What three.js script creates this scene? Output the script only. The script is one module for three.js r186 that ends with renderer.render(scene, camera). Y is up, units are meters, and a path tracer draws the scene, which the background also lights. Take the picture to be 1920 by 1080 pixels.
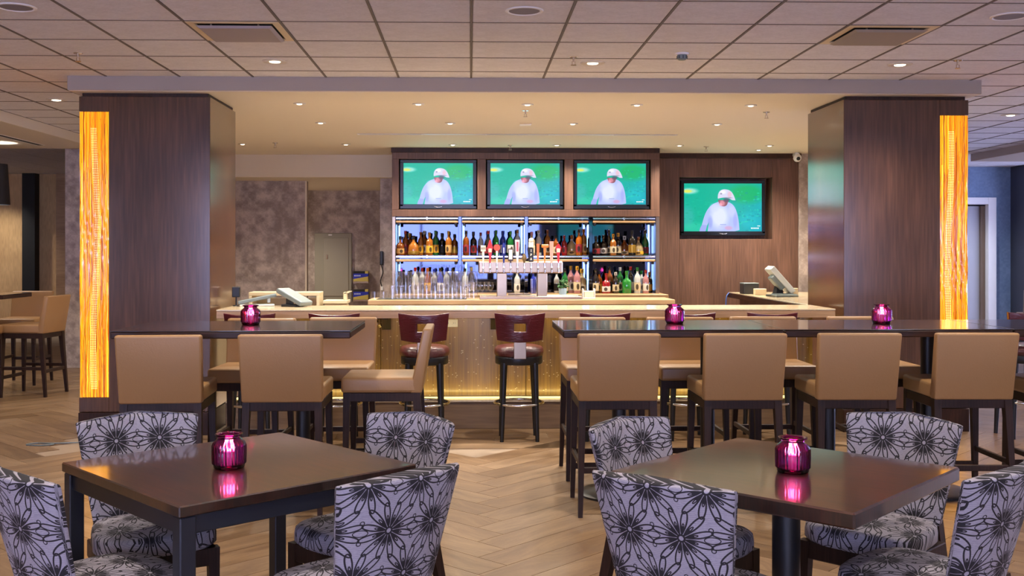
import * as THREE from 'three';
import { RoundedBoxGeometry } from 'three/addons/geometries/RoundedBoxGeometry.js';
import { mergeGeometries, toCreasedNormals } from 'three/addons/utils/BufferGeometryUtils.js';
import { RectAreaLightUniformsLib } from 'three/addons/lights/RectAreaLightUniformsLib.js';
RectAreaLightUniformsLib.init();

// ------------------------------------------------------------------ camera, sky, exposure
const scene = new THREE.Scene();
const camera = new THREE.PerspectiveCamera(2 * Math.atan(540 / 1956) * 180 / Math.PI, 16 / 9, 0.1, 100);
camera.position.set(0, 1.555, 0);
camera.rotation.y = -Math.atan(0.0286);
camera.setViewOffset(1920, 1080, 22, 70, 1920, 1080);      // shifted lens: verticals stay upright
scene.background = new THREE.Color().setRGB(0.52, 0.58, 1.0);
scene.backgroundIntensity = 12;
const renderer = new THREE.WebGLRenderer({ antialias: true });
renderer.toneMapping = THREE.LinearToneMapping;
renderer.toneMappingExposure = 1.06;
renderer.shadowMap.enabled = true;
const WARM = [1.0, 0.92, 0.83], SOFT_WARM = [1.0, 0.90, 0.76];
const MAIN_LAMP = 20, SOFFIT_LAMP = 17, COVE = 1.0;

// ------------------------------------------------------------------ helpers (x right, y up, Z metres away from the camera: z = -Z)
let seed = 7;
const rnd = () => { seed = (seed * 1664525 + 1013904223) >>> 0; return seed / 4294967296; };
const rr = (a, b) => a + (b - a) * rnd();
const used = {};
const numbered = (n) => { if (!(n in used)) { used[n] = 0; return n; } used[n]++; return n + '_' + String(used[n]).padStart(3, '0'); };
const shade = (o) => { o.castShadow = true; o.receiveShadow = true; return o; };
function thing(name, label, category, x = 0, y = 0, Z = 0, turn = 0, group) {
  const o = new THREE.Group(); o.name = numbered(name); o.position.set(x, y, -Z); o.rotation.y = turn;
  o.userData = { label, category }; if (group) o.userData.group = group;
  scene.add(o); return o;
}
function part(name, geo, mat, parent, label) {
  const m = shade(new THREE.Mesh(geo, mat)); m.name = name; if (label) m.userData.label = label; parent.add(m); return m;
}
function single(name, label, category, geo, mat, x = 0, y = 0, Z = 0, turn = 0, group) {
  const m = shade(new THREE.Mesh(geo, mat)); m.name = numbered(name); m.position.set(x, y, -Z); m.rotation.y = turn;
  m.userData = { label, category }; if (group) m.userData.group = group; scene.add(m); return m;
}
function struct(name, geo, mat, label, category) {
  const m = shade(new THREE.Mesh(geo, mat)); m.name = name; m.userData = { kind: 'structure', label, category }; scene.add(m); return m;
}
function copy(src, label, x, y, Z, turn = 0, group) {
  const c = src.clone(); c.name = numbered(src.name.replace(/_\d{3}$/, '')); c.position.set(x, y, -Z); c.rotation.set(0, turn, 0);
  c.userData = { ...src.userData, label }; if (group) c.userData.group = group; scene.add(c); return c;
}
// uv in metres, laid on the three axis planes
function metric(g, turned = false) {
  if (g.index) g = g.toNonIndexed();
  const p = g.attributes.position, n = p.count, uv = new Float32Array(n * 2), a = new THREE.Vector3(), b = new THREE.Vector3(), c = new THREE.Vector3();
  if (!g.attributes.normal) g.computeVertexNormals();
  for (let i = 0; i < n; i += 3) {
    a.fromBufferAttribute(p, i); b.fromBufferAttribute(p, i + 1).sub(a); c.fromBufferAttribute(p, i + 2).sub(a);
    const k = b.cross(c), ax = Math.abs(k.x), ay = Math.abs(k.y), az = Math.abs(k.z);
    for (let j = i; j < i + 3; j++) {
      const x = p.getX(j), y = p.getY(j), z = p.getZ(j);
      let u, v;
      if (ay >= ax && ay >= az) { u = x; v = z; } else if (ax >= az) { u = z; v = y; } else { u = x; v = y; }
      uv[j * 2] = turned ? v : u; uv[j * 2 + 1] = turned ? u : v;
    }
  }
  g.setAttribute('uv', new THREE.BufferAttribute(uv, 2)); return g;
}
function poly(tris) { const g = new THREE.BufferGeometry(); g.setAttribute('position', new THREE.BufferAttribute(new Float32Array(tris.flat(2)), 3)); g.computeVertexNormals(); return g; }
// box with chamfered edges, 44 triangles, origin at its centre (cx, cy, cz)
function cbox(w, h, d, c = 0.004, cx = 0, cy = 0, cz = 0, turned = false) {
  const X = w / 2, Y = h / 2, Z = d / 2; c = Math.min(c, X * .8, Y * .8, Z * .8);
  if (c <= 0) { const g = new THREE.BoxGeometry(w, h, d); g.translate(cx, cy, cz); return metric(g, turned); }
  const P = (sx, sy, sz, ax) => [cx + sx * (ax === 0 ? X : X - c), cy + sy * (ax === 1 ? Y : Y - c), cz + sz * (ax === 2 ? Z : Z - c)];
  const T = []; const quad = (a, b, e, f, out) => {
    const n = new THREE.Vector3().subVectors(new THREE.Vector3(...b), new THREE.Vector3(...a)).cross(new THREE.Vector3().subVectors(new THREE.Vector3(...e), new THREE.Vector3(...a)));
    if (n.dot(out) < 0) { T.push([a, e, b]); if (f) T.push([a, f, e]); } else { T.push([a, b, e]); if (f) T.push([a, e, f]); }
  };
  for (const s of [-1, 1]) {
    quad(P(s, -1, -1, 0), P(s, 1, -1, 0), P(s, 1, 1, 0), P(s, -1, 1, 0), new THREE.Vector3(s, 0, 0));
    quad(P(-1, s, -1, 1), P(1, s, -1, 1), P(1, s, 1, 1), P(-1, s, 1, 1), new THREE.Vector3(0, s, 0));
    quad(P(-1, -1, s, 2), P(1, -1, s, 2), P(1, 1, s, 2), P(-1, 1, s, 2), new THREE.Vector3(0, 0, s));
    for (const t of [-1, 1]) {
      quad(P(s, t, -1, 0), P(s, t, 1, 0), P(s, t, 1, 1), P(s, t, -1, 1), new THREE.Vector3(s, t, 0));
      quad(P(s, -1, t, 0), P(s, 1, t, 0), P(s, 1, t, 2), P(s, -1, t, 2), new THREE.Vector3(s, 0, t));
      quad(P(-1, s, t, 1), P(1, s, t, 1), P(1, s, t, 2), P(-1, s, t, 2), new THREE.Vector3(0, s, t));
      for (const r of [-1, 1]) quad(P(s, t, r, 0), P(s, t, r, 1), P(s, t, r, 2), null, new THREE.Vector3(s, t, r));
    }
  }
  return metric(poly(T), turned);
}
// box given by its limits; Z counted away from the camera
const span = (x0, x1, y0, y1, Z0, Z1, c = 0.004, turned = false) => cbox(x1 - x0, y1 - y0, Z1 - Z0, c, (x0 + x1) / 2, (y0 + y1) / 2, -(Z0 + Z1) / 2, turned);
// four-sided tapering bar between two rectangles
function taper(x0, y0, z0, w0, d0, x1, y1, z1, w1, d1) {
  const q = (x, y, z, w, d) => [[x - w / 2, y, z - d / 2], [x + w / 2, y, z - d / 2], [x + w / 2, y, z + d / 2], [x - w / 2, y, z + d / 2]];
  const a = q(x0, y0, z0, w0, d0), b = q(x1, y1, z1, w1, d1), T = [];
  for (let i = 0; i < 4; i++) { const j = (i + 1) % 4; T.push([a[i], b[i], b[j]], [a[i], b[j], a[j]]); }
  T.push([a[0], a[1], a[2]], [a[0], a[2], a[3]], [b[0], b[2], b[1]], [b[0], b[3], b[2]]);
  return metric(poly(T));
}
const rbox = (w, h, d, r, seg = 3) => metric(new RoundedBoxGeometry(w, h, d, seg, r));
const cyl = (r0, r1, h, n = 20, y = 0) => { const g = new THREE.CylinderGeometry(r1, r0, h, n); g.translate(0, y + h / 2, 0); return g; };
const lathe = (pts, n = 24, crease = 0.7) => toCreasedNormals(new THREE.LatheGeometry(pts.map(([r, y]) => new THREE.Vector2(r, y)), n), crease);
const move = (g, x, y, z) => { g.translate(x, y, z); return g; };
const tube = (pts, r, n = 24, s = 8, closed = false) => new THREE.TubeGeometry(new THREE.CatmullRomCurve3(pts.map((p) => new THREE.Vector3(...p)), closed), n, r, s, closed);
const merge = (gs) => mergeGeometries(gs.map((g) => (g.index ? g.toNonIndexed() : g)));

// ------------------------------------------------------------------ textures
const hash = (x, y, s) => { let h = (x * 374761393 + y * 668265263 + s * 1442695041) | 0; h = Math.imul(h ^ (h >>> 13), 1274126177); return ((h ^ (h >>> 16)) >>> 0) / 4294967296; };
function vnoise(x, y, px, py, s) {             // value noise that repeats after px, py cells
  const ix = Math.floor(x), iy = Math.floor(y), fx = x - ix, fy = y - iy, u = fx * fx * (3 - 2 * fx), v = fy * fy * (3 - 2 * fy);
  const m = (a, n) => ((a % n) + n) % n, h = (a, b) => hash(m(a, px), m(b, py), s);
  return (h(ix, iy) * (1 - u) + h(ix + 1, iy) * u) * (1 - v) + (h(ix, iy + 1) * (1 - u) + h(ix + 1, iy + 1) * u) * v;
}
function dataTex(w, h, f, srgb = true, repeat = [1, 1]) {
  const d = new Uint8Array(w * h * 4);
  for (let y = 0; y < h; y++) for (let x = 0; x < w; x++) { const c = f(x / w, y / h), i = (y * w + x) * 4; for (let k = 0; k < 3; k++) d[i + k] = Math.max(0, Math.min(255, c[k])); d[i + 3] = 255; }
  const t = new THREE.DataTexture(d, w, h); t.wrapS = t.wrapT = THREE.RepeatWrapping; t.magFilter = THREE.LinearFilter; t.minFilter = THREE.LinearFilter;
  if (srgb) t.colorSpace = THREE.SRGBColorSpace; t.repeat.set(...repeat); t.needsUpdate = true; return t;
}
const mix3 = (a, b, t) => a.map((v, i) => v + (b[i] - v) * t);
// straight wood grain running along v (or along u when flipped)
function woodTex(dark, light, s, { n = 512, fine = 90, long = 3, size = 1, flip = false, bands = 7 } = {}) {
  return dataTex(n, n, (u, v) => {
    if (flip) [u, v] = [v, u];
    const a = vnoise(u * bands, v * long, bands, long, s), b = vnoise(u * fine, v * long * 2, fine, long * 2, s + 1), c = vnoise(u * fine * 2.5 | 0 ? u * 220 : u * 220, v * 9, 220, 9, s + 2);
    const t = .42 * a + .34 * b + .24 * c;
    return mix3(dark, light, Math.max(0, Math.min(1, (t - .2) * 1.6)));
  }, true, [1 / size, 1 / size]);
}
function canvasTex(w, h, draw) {
  const c = document.createElement('canvas'); c.width = w; c.height = h; draw(c.getContext('2d'), w, h);
  const t = new THREE.CanvasTexture(c); t.colorSpace = THREE.SRGBColorSpace; t.wrapS = t.wrapT = THREE.RepeatWrapping; return t;
}
const std = (o) => new THREE.MeshStandardMaterial(o), phys = (o) => new THREE.MeshPhysicalMaterial(o);
const S = (hex) => new THREE.Color(hex);

const fineBump = dataTex(256, 256, (u, v) => { const t = 110 * vnoise(u * 128, v * 128, 128, 128, 3) + 90 * vnoise(u * 40, v * 40, 40, 40, 4); return [t, t, t]; }, false, [3, 3]);
const tileBump = dataTex(256, 256, (u, v) => { const t = 140 * vnoise(u * 60, v * 120, 60, 120, 5) + 90 * vnoise(u * 18, v * 30, 18, 30, 6); return [t, t, t]; }, false, [3.3, 3.3]);
const tileTex = dataTex(256, 256, (u, v) => { const t = 232 + 16 * (vnoise(u * 50, v * 90, 50, 90, 8) - .5) + 10 * (vnoise(u * 8, v * 14, 8, 14, 9) - .5); return [t, t - 4, t - 8]; }, true, [1.6, 1.6]);
const mottle = dataTex(512, 512, (u, v) => {
  let t = .5 * vnoise(u * 9, v * 9, 9, 9, 11) + .3 * vnoise(u * 22, v * 22, 22, 22, 12) + .2 * vnoise(u * 60, v * 60, 60, 60, 13);
  t = Math.max(0, Math.min(1, (t - .25) * 2)); return mix3([144, 129, 121], [196, 180, 170], t);
}, true, [.95, .95]);
const leatherBump = dataTex(256, 256, (u, v) => { const t = 255 * Math.pow(vnoise(u * 10, v * 42, 10, 42, 15), .6) * (.7 + .3 * vnoise(u * 40, v * 60, 40, 60, 16)); return [t, t, t]; }, false, [5, 5]);
const brushBump = dataTex(256, 256, (u, v) => { const t = 255 * vnoise(u * 12, v * 128, 12, 128, 17); return [t, t, t]; }, false, [5, 5]);
const M = {
  paint: std({ color: S('#d9ccb6'), roughness: .85, bumpMap: fineBump, bumpScale: .0006 }),
  soffit: std({ color: S('#d8cdbb'), roughness: .7, bumpMap: fineBump, bumpScale: .0006 }),
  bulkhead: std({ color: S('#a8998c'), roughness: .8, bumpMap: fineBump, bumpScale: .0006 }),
  tile: std({ map: tileTex, color: S('#eceef8'), roughness: .95, bumpMap: tileBump, bumpScale: .0015 }),
  grid: std({ color: S('#6a625f'), roughness: .7 }),
  mottled: std({ map: mottle, roughness: .6, bumpMap: mottle, bumpScale: .001 }),
  tanWall: std({ map: dataTex(256, 256, (u, v) => { const t = vnoise(u * 90, v * 20, 90, 20, 21) * 18 + vnoise(u * 6, v * 6, 6, 6, 22) * 14; return [190 + t, 152 + t, 104 + t * .8]; }, true, [.7, .7]), roughness: .7 }),
  blueWall: std({ map: dataTex(256, 256, (u, v) => { const t = vnoise(u * 60, v * 60, 60, 60, 23) * 16 + vnoise(u * 7, v * 7, 7, 7, 24) * 16; return [96 + t, 118 + t, 150 + t]; }, true, [.6, .6]), roughness: .6 }),
  white: std({ color: S('#e6e4e2'), roughness: .5 }),
  pillar: phys({ map: woodTex([70, 45, 31], [104, 70, 50], 31, { size: 1.3, bands: 9 }), roughness: .2, specularIntensity: 1, clearcoat: .8, clearcoatRoughness: .14 }),
  wallWood: phys({ map: woodTex([82, 58, 46], [118, 86, 70], 35, { size: 1.3, bands: 9 }), roughness: .45, specularIntensity: .7 }),
  tableWood: phys({ map: woodTex([20, 10, 6], [70, 35, 20], 41, { size: .7, bands: 6, fine: 70 }), roughness: .3, clearcoat: 1, clearcoatRoughness: .08 }),
  tableEdge: phys({ map: woodTex([36, 20, 13], [70, 42, 28], 45, { size: .6 }), roughness: .45, specularIntensity: .5 }),
  legWood: phys({ map: woodTex([34, 20, 15], [60, 38, 28], 47, { size: .5 }), roughness: .5, specularIntensity: .5 }),
  black: std({ color: S('#151518'), roughness: .4 }),
  blackMatt: std({ color: S('#141414'), roughness: .7 }),
  darkIron: std({ color: S('#23242a'), roughness: .38, metalness: .3 }),
  tan: phys({ color: S('#9e764a'), roughness: .42, bumpMap: fineBump, bumpScale: .0005, clearcoat: .12, clearcoatRoughness: .35 }),
  red: phys({ color: S('#50101a'), roughness: .32, bumpMap: leatherBump, bumpScale: .002, clearcoat: .4, clearcoatRoughness: .2 }),
  chrome: std({ color: S('#dadada'), metalness: 1, roughness: .14 }),
  steel: std({ color: S('#a8937c'), metalness: 1, roughness: .3, bumpMap: brushBump, bumpScale: .00012 }),
  counter: phys({ map: dataTex(256, 256, (u, v) => { const t = vnoise(u * 90, v * 90, 90, 90, 51) * 22 + vnoise(u * 9, v * 9, 9, 9, 52) * 12; return [182 + t, 162 + t, 128 + t]; }, true, [1, 1]), roughness: .22, clearcoat: .4, clearcoatRoughness: .1 }),
  counterEdge: std({ map: woodTex([160, 124, 88], [190, 154, 114], 53, { size: .9, flip: true }), roughness: .4 }),
  maple: std({ map: woodTex([156, 124, 84], [190, 156, 112], 55, { size: .8, flip: true }), roughness: .4 }),
  cream: std({ color: S('#dccaa6'), roughness: .5 }),
  greyPlastic: std({ color: S('#6f7a7a'), roughness: .4 }),
  palePlastic: std({ color: S('#c9cfc9'), roughness: .4 }),
  darkPlastic: std({ color: S('#2c2d30'), roughness: .4 }),
  glass: phys({ color: S('#ffffff'), transmission: 1, roughness: .03, thickness: 0, ior: 1.5 }),
  mirror: std({ color: S('#474e66'), metalness: 1, roughness: .03 }),
  window: phys({ color: S('#ffffff'), transmission: 1, roughness: 0, thickness: 0 }),
};

// ------------------------------------------------------------------ the room shell
const project = (x, y, Z) => { const th = Math.atan(.0286), c = Math.cos(th), s = Math.sin(th), d = x * s + Z * c; return [938 + 1956 * (x * c - Z * s) / d, 470 + 1956 * (1.555 - y) / d, d]; };
const inView = (x, y, Z, m) => { const [px, py, d] = project(x, y, Z); return d > .3 && px > -m && px < 1920 + m && py > -m && py < 1080 + m; };

const plankTex = dataTex(1024, 256, (u, v) => {
  const w = v + .05 * Math.sin(u * 6.283 + 4 * vnoise(u * 4, v * 3, 4, 3, 61));
  const a = vnoise(u * 4, w * 14, 4, 14, 62), b = vnoise(u * 12, w * 60, 12, 60, 63), c = vnoise(u * 90, w * 128, 90, 128, 64);
  const t = Math.max(0, Math.min(1, .5 * a + .35 * b + .15 * c)); return mix3([140, 120, 104], [196, 176, 156], t);
}, true, [1, 1]);
const plankMats = ['#d0bfa6', '#c4b196', '#baa588', '#cab79c', '#b09b7e', '#c0ab8e'].map((c) => phys({ map: plankTex, color: S(c), roughness: .42, clearcoat: .35, clearcoatRoughness: .24 }));
const floor = struct('floor', span(-10, 12, -.2, -.005, -6, 21, 0), std({ color: S('#9a8672'), roughness: .6 }), 'wood-look herringbone plank floor of the bar lounge', 'floor');
{
  const L = 1.2, W = .2, gap = .0035, geos = [];
  for (let k = 0; k < 5; k++) for (const dir of [1, -1]) {          // five cuts of the grain, two directions
    const g = new THREE.BoxGeometry(L - gap, .012, W - gap); const uv = g.attributes.uv, p = g.attributes.position;
    for (let i = 0; i < uv.count; i++) uv.setXY(i, p.getX(i) / 1.2 + k * .21, p.getZ(i) / .8 + .125 + k * .2);
    g.rotateY(dir * Math.PI / 4); geos.push(g);
  }
  const list = [];
  const q = Math.SQRT1_2;
  for (let m = -22; m < 22; m++) for (let k = -70; k < 70; k++) for (const h of [0, 1]) {
    // herringbone in its own square axes, then turned by 45 degrees
    const cx = h ? k * W + m * L - W / 2 : k * W + m * L + L / 2, cy = h ? k * W - m * L + L / 2 : k * W - m * L + W / 2;
    const x = (cx - cy) * q + .18, Z = (cx + cy) * q + 6.0;
    if (x < -9.5 || x > 11 || Z < 2.2 || Z > 17.6) continue;
    if (Z > 8.2 && x > -2.9 && x < 3.9) continue;                  // straight border along the bar
    list.push({ x, Z, h, i: k * 7 + m * 13 + h, area: inView(x, 0, Z, 120) ? 1 / (Z * Z) / Z : 0 });
  }
  list.sort((a, b) => b.area - a.area);
  const rest = [];
  list.forEach((p, n) => {
    const i = ((p.i % 5) + 5) % 5, g = geos[i * 2 + (p.h ? 1 : 0)];
    if (n < 285 && p.area > 0) { const o = part('plank', g, plankMats[Math.floor(hash(p.i, n, 5) * 6)], floor); o.position.set(p.x, -.006, -p.Z); }
    else { const c = g.clone(); c.translate(p.x, -.006, -p.Z); rest.push(c); }
  });
  const far = part('plank_field', mergeGeometries(rest), plankMats[1], floor); far.userData.kind = 'stuff';
  for (let r = 0; r < 4; r++) for (let k = 0; k < 7; k++) {         // border courses
    const g = cbox(.88, .012, .225, 0, 0, 0, 0), x = -2.45 + k * .885 + (r % 2) * .44;
    const uv = g.attributes.uv; for (let i = 0; i < uv.count; i++) uv.setXY(i, uv.getX(i) / 1.2 + k * .3, uv.getY(i) / .8 + r * .23);
    part('border_plank', g, plankMats[(r * 3 + k * 2) % 6], floor).position.set(x, -.006, -(8.31 + r * .229));
  }
}

const ceiling = struct('ceiling', span(-10.2, 12.2, 3.012, 3.2, -6.2, 21, 0), M.grid, 'suspended ceiling of pale square acoustic tiles in a dark grid', 'ceiling');
{
  const geo = cbox(.588, .02, .597, .003), rest = [];
  for (let i = -17; i < 20; i++) for (let j = -21; j < 24; j++) {
    const x = .006 + .604 * (i + .5), Z = 6.606 + .604 * (j + .5);
    if (x < -9.9 || x > 11.9 || Z < -5.8 || Z > 20) continue;
    if (x > -3.2 && x < 4.5 && Z > 9.1) continue;
    if (x < -5.2 && Z > 4.3 && Z < 13.4) continue;
    if (x > 7.8 && Z > 4.3 && Z < 15.1) continue;
    if (j === 0 && (i === -3 || i === 4)) continue;                // the two air diffusers
    if (inView(x, 3, Z, 60) && Z < 16) part('ceiling_tile', geo, M.tile, ceiling).position.set(x, 3.01, -Z);
    else { const c = geo.clone(); c.translate(x, 3.01, -Z); rest.push(c); }
  }
  for (let i = -17; i <= 20; i++) { const x = .006 + .604 * i; if (x < -4.9 || x > 7.5) continue; const far = x > -3.33 && x < 4.33 ? 8.73 : 15.3; part('grid_bar', span(x - .008, x + .008, 2.996, 3.011, 5.2, far, 0), M.grid, ceiling); }
  for (let j = -2; j < 15; j++) { const Z = 6.606 + .604 * j; if (Z < 8.74) part('grid_bar', span(-4.82, 7.48, 2.997, 3.011, Z - .006, Z + .006, 0), M.grid, ceiling); else { part('grid_bar', span(-4.82, -3.33, 2.997, 3.011, Z - .006, Z + .006, 0), M.grid, ceiling); part('grid_bar', span(4.33, 7.48, 2.997, 3.011, Z - .006, Z + .006, 0), M.grid, ceiling); } }
  part('tile_field', mergeGeometries(rest), M.tile, ceiling).userData.kind = 'stuff';
}
struct('trim_1', merge([span(-3.33, 4.33, 2.88, 3.04, 8.74, 9.3, .004), span(-3.33, 4.33, 2.882, 3.04, 9.3, 11.1, 0), span(-3.33, 4.84, 2.882, 3.04, 11.1, 14.6, 0)]), M.soffit, 'dropped plaster soffit over the bar with a square front edge', 'soffit');
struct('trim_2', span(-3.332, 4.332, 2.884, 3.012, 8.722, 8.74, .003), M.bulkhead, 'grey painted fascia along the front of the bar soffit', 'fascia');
struct('trim_3', span(-10, -4.82, 2.885, 3.04, 4.4, 13.75, .004), M.soffit, 'dropped plaster soffit at the far left with a slot diffuser', 'soffit');
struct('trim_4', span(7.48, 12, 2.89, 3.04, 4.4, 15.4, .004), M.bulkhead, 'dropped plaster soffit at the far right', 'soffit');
struct('wall_left', span(-10.2, -10, -.2, 3.2, -6.2, 21, 0), M.tanWall, 'tan wall on the left side of the lounge', 'wall');
struct('wall_back', span(-10, -5.2, 0, 3.02, 19.9, 20.2, 0), M.tanWall, 'tan wall at the far left end of the lounge', 'wall');
struct('wall_pier', span(-5.37, -3.42, 0, 3.02, 13.98, 20.2, .004), M.mottled, 'grey mottled wall pier left of the wooden pillar', 'wall');
struct('trim_5', span(-8.36, -8.12, 0, 3.0, 19.7, 19.9, .004), M.blackMatt, 'dark vertical strip on the far tan wall', 'wall strip');
struct('trim_6', span(-7.78, -7.5, 0, 3.0, 19.82, 19.9, .004), M.counterEdge, 'pale vertical strip on the far tan wall', 'wall strip');
struct('wall_bar_left', span(-3.42, -2.39, 0, 2.58, 15.27, 15.45, .004), M.mottled, 'grey mottled wall behind the left end of the bar', 'wall');
struct('wall_recess', span(-3.5, -.8, 0, 2.6, 17.7, 17.9, 0), M.mottled, 'grey mottled wall at the back of the recess', 'wall');
struct('wall_bar_pier', span(-1.27, -.9, 0, 2.58, 14.7, 17.75, .004), M.mottled, 'narrow grey mottled pier beside the television cabinet', 'wall');
struct('trim_7', span(-3.42, -.9, 2.57, 3.02, 14.5, 17.9, .004), M.paint, 'pale plaster header above the recess behind the bar', 'header');
struct('trim_8', span(-2.405, -2.38, 0, 2.57, 15.25, 15.28, .002), M.paint, 'thin pale corner bead at the edge of the mottled wall', 'corner trim');
struct('trim_9', span(2.46, 4.52, 2.82, 2.884, 14.12, 14.2, .003), M.tableEdge, 'dark wooden crown strip above the panelled wall', 'crown trim');
struct('wall_bar_right', span(4.5, 5.0, 0, 2.9, 14.17, 14.4, .003), M.mottled, 'grey mottled strip of wall right of the panelled wall', 'wall');
struct('wall_bar_side', span(4.84, 5.02, 0, 2.99, 11.7, 18, 0), M.mottled, 'side wall of the bar alcove behind the right pillar', 'wall');
// panelled wall with a recess for the television
struct('wall_panelled', merge([span(2.4, 2.86, 0, 2.89, 14.2, 14.5, .003), span(4.14, 4.5, 0, 2.89, 14.2, 14.5, .003), span(2.86, 4.14, 2.56, 2.89, 14.2, 14.5, .003), span(2.86, 4.14, 0, 1.715, 14.2, 14.5, .003), span(-1, 4.5, 0, 3, 14.5, 14.6, 0)]), M.wallWood, 'brown veneered wall with a recessed television', 'wall');
// right side: blue wall with a white door frame
struct('wall_blue', merge([span(9.02, 12, 0, 3.02, 17.75, 18, 0), span(5.02, 7.6, 0, 3.02, 17.75, 18, 0), span(7.6, 9.02, 2.45, 3.02, 17.75, 18, 0), span(5.02, 12, 0, 3.02, 19.4, 19.6, 0)]), M.blueWall, 'blue-grey wall beyond the right pillar', 'wall');
struct('trim_10', span(9.32, 9.56, 0, 3.0, 17.3, 17.76, .004), std({ color: S('#3a3c48'), roughness: .5 }), 'dark post against the blue wall', 'post');
{
  const door = thing('door_1', 'pale grey door standing in a white frame in the blue wall', 'door'); door.userData.kind = 'structure';
  part('door_frame', merge([span(8.9, 9.04, 0, 2.47, 17.68, 17.8, .004), span(7.56, 7.7, 0, 2.47, 17.68, 17.8, .004), span(7.7, 8.9, 2.35, 2.47, 17.68, 17.8, .004)]), M.white, door);
  const leaf = part('door_leaf', span(8.45, 8.83, 0, 2.33, 17.86, 17.91, .004), std({ color: S('#a9aab4'), roughness: .5 }), door);
  part('door_edge', span(8.83, 8.9, 0, 2.33, 17.8, 17.9, .003), std({ color: S('#7a6658'), roughness: .5 }), leaf);
  part('side_panel', span(7.7, 8.44, 0, 2.2, 17.84, 17.9, .004), M.white, door);
}
// the wall behind the camera with its windows
const WIN = [[-9.9, -7.9], [-5.0, 2.1], [5.8, 7.3], [10.2, 11.8]];
{
  const xs = [-10, ...WIN.flat(), 12], pieces = [span(-10, 12, 0, .25, -3.2, -3, 0), span(-10, 12, 2.85, 3.02, -3.2, -3, 0)];
  for (let i = 0; i < xs.length; i += 2) pieces.push(span(xs[i], xs[i + 1], .25, 2.85, -3.2, -3, 0));
  struct('wall_front', merge(pieces), M.paint, 'painted window wall behind the viewer', 'wall');
  WIN.forEach(([a, b], n) => {
    const w = thing('window_' + (n + 1), 'wide window in the wall behind the viewer, number ' + ['one', 'two', 'three', 'four'][n] + ' from left', 'window'); w.userData.kind = 'structure';
    part('window_frame', merge([span(a, b, .25, .32, -3.16, -3.04, .004), span(a, b, 2.78, 2.85, -3.16, -3.04, .004), span(a, a + .07, .25, 2.85, -3.16, -3.04, .004), span(b - .07, b, .25, 2.85, -3.16, -3.04, .004), span((a + b) / 2 - .03, (a + b) / 2 + .03, .25, 2.85, -3.16, -3.04, .004)]), M.white, w);
    part('pane', span(a + .07, (a + b) / 2 - .03, .32, 2.78, -3.105, -3.1, 0), M.window, w); part('pane', span((a + b) / 2 + .03, b - .07, .32, 2.78, -3.105, -3.1, 0), M.window, w);
  });
  struct('wall_right', merge([span(12, 12.2, 0, .4, -6.2, 21, 0), span(12, 12.2, 2.7, 3.02, -6.2, 21, 0), span(12, 12.2, .4, 2.7, -6.2, 9.5, 0), span(12, 12.2, .4, 2.7, 16.8, 21, 0)]), M.paint, 'painted wall at the far right with a window', 'wall');
  const w = thing('window_5', 'long window in the side wall at far right', 'window'); w.userData.kind = 'structure';
  part('window_frame', merge([span(12.04, 12.16, .4, .47, 9.5, 16.8, .004), span(12.04, 12.16, 2.63, 2.7, 9.5, 16.8, .004), span(12.04, 12.16, .4, 2.7, 9.5, 9.57, .004), span(12.04, 12.16, .4, 2.7, 16.73, 16.8, .004), span(12.04, 12.16, .4, 2.7, 13.1, 13.2, .004)]), M.white, w);
  part('pane', span(12.1, 12.105, .47, 2.63, 9.57, 13.1, 0), M.window, w); part('pane', span(12.1, 12.105, .47, 2.63, 13.2, 16.73, 0), M.window, w);
}
struct('wall_end', span(-10, 12, -.2, 3.2, 20.9, 21.1, 0), M.tanWall, 'end wall closing the building', 'wall');

// ------------------------------------------------------------------ ceiling fittings
const lampGlow = std({ color: S('#fff3dd'), emissive: new THREE.Color().setRGB(1, .86, .66), emissiveIntensity: 5 });
const trimRing = std({ color: S('#cfc8c0'), roughness: .4 });
function downlight(label, x, Z, y, r, power, group, angle = 1.15, color = WARM) {
  const t = thing('downlight', label, 'downlight', x, y, Z, 0, group);
  part('trim_ring', lathe([[r * .5, -.002], [r * .62, -.007], [r, -.006], [r * 1.06, -.002], [r * 1.06, .001]], 28), trimRing, t);
  part('reflector', lathe([[r * .58, -.005], [r * .5, -.003], [0.001, -.003]], 24), M.steel, t);
  part('lamp', lathe([[.001, -.012], [r * .3, -.011], [r * .46, -.007], [r * .48, -.003]], 20), lampGlow, t);
  const l = new THREE.SpotLight(new THREE.Color().setRGB(...color), power, 0, angle, .75, 2); l.name = 'lamp_light'; l.position.set(0, -.02, 0); l.castShadow = true; l.shadow.radius = 2.5;
  l.target.position.set(0, -2, 0); l.target.name = 'aim'; t.add(l, l.target); return t;
}
[[-1.49, 'above the left bar table'], [.94, 'left of the smoke detector'], [3.33, 'above the far right bar stools']].forEach(([x, w]) => downlight('round recessed downlight in the tiled ceiling ' + w, x, 8.0, 2.999, .09, MAIN_LAMP, 'downlights in the tiled ceiling'));
downlight('round recessed downlight in the tiled ceiling left of the left pillar', -3.96, 10.1, 2.999, .09, MAIN_LAMP * .8, 'downlights in the tiled ceiling');
downlight('round recessed downlight in the tiled ceiling right of the right pillar', 5.75, 10.95, 2.999, .09, MAIN_LAMP * .8, 'downlights in the tiled ceiling');
for (const [Z, w] of [[5.6, 'over the dining tables'], [3.2, 'just in front of the viewer'], [.8, 'above the viewer']])
  [-3.9, -1.49, .94, 3.33, 5.75].forEach((x, i) => downlight(`round recessed downlight out of view ${w}, ${['first', 'second', 'third', 'fourth', 'fifth'][i]} from left`, x, Z, 2.999, .09, MAIN_LAMP * (Z < 3 ? .45 : .75), 'downlights in the tiled ceiling'));
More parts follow.
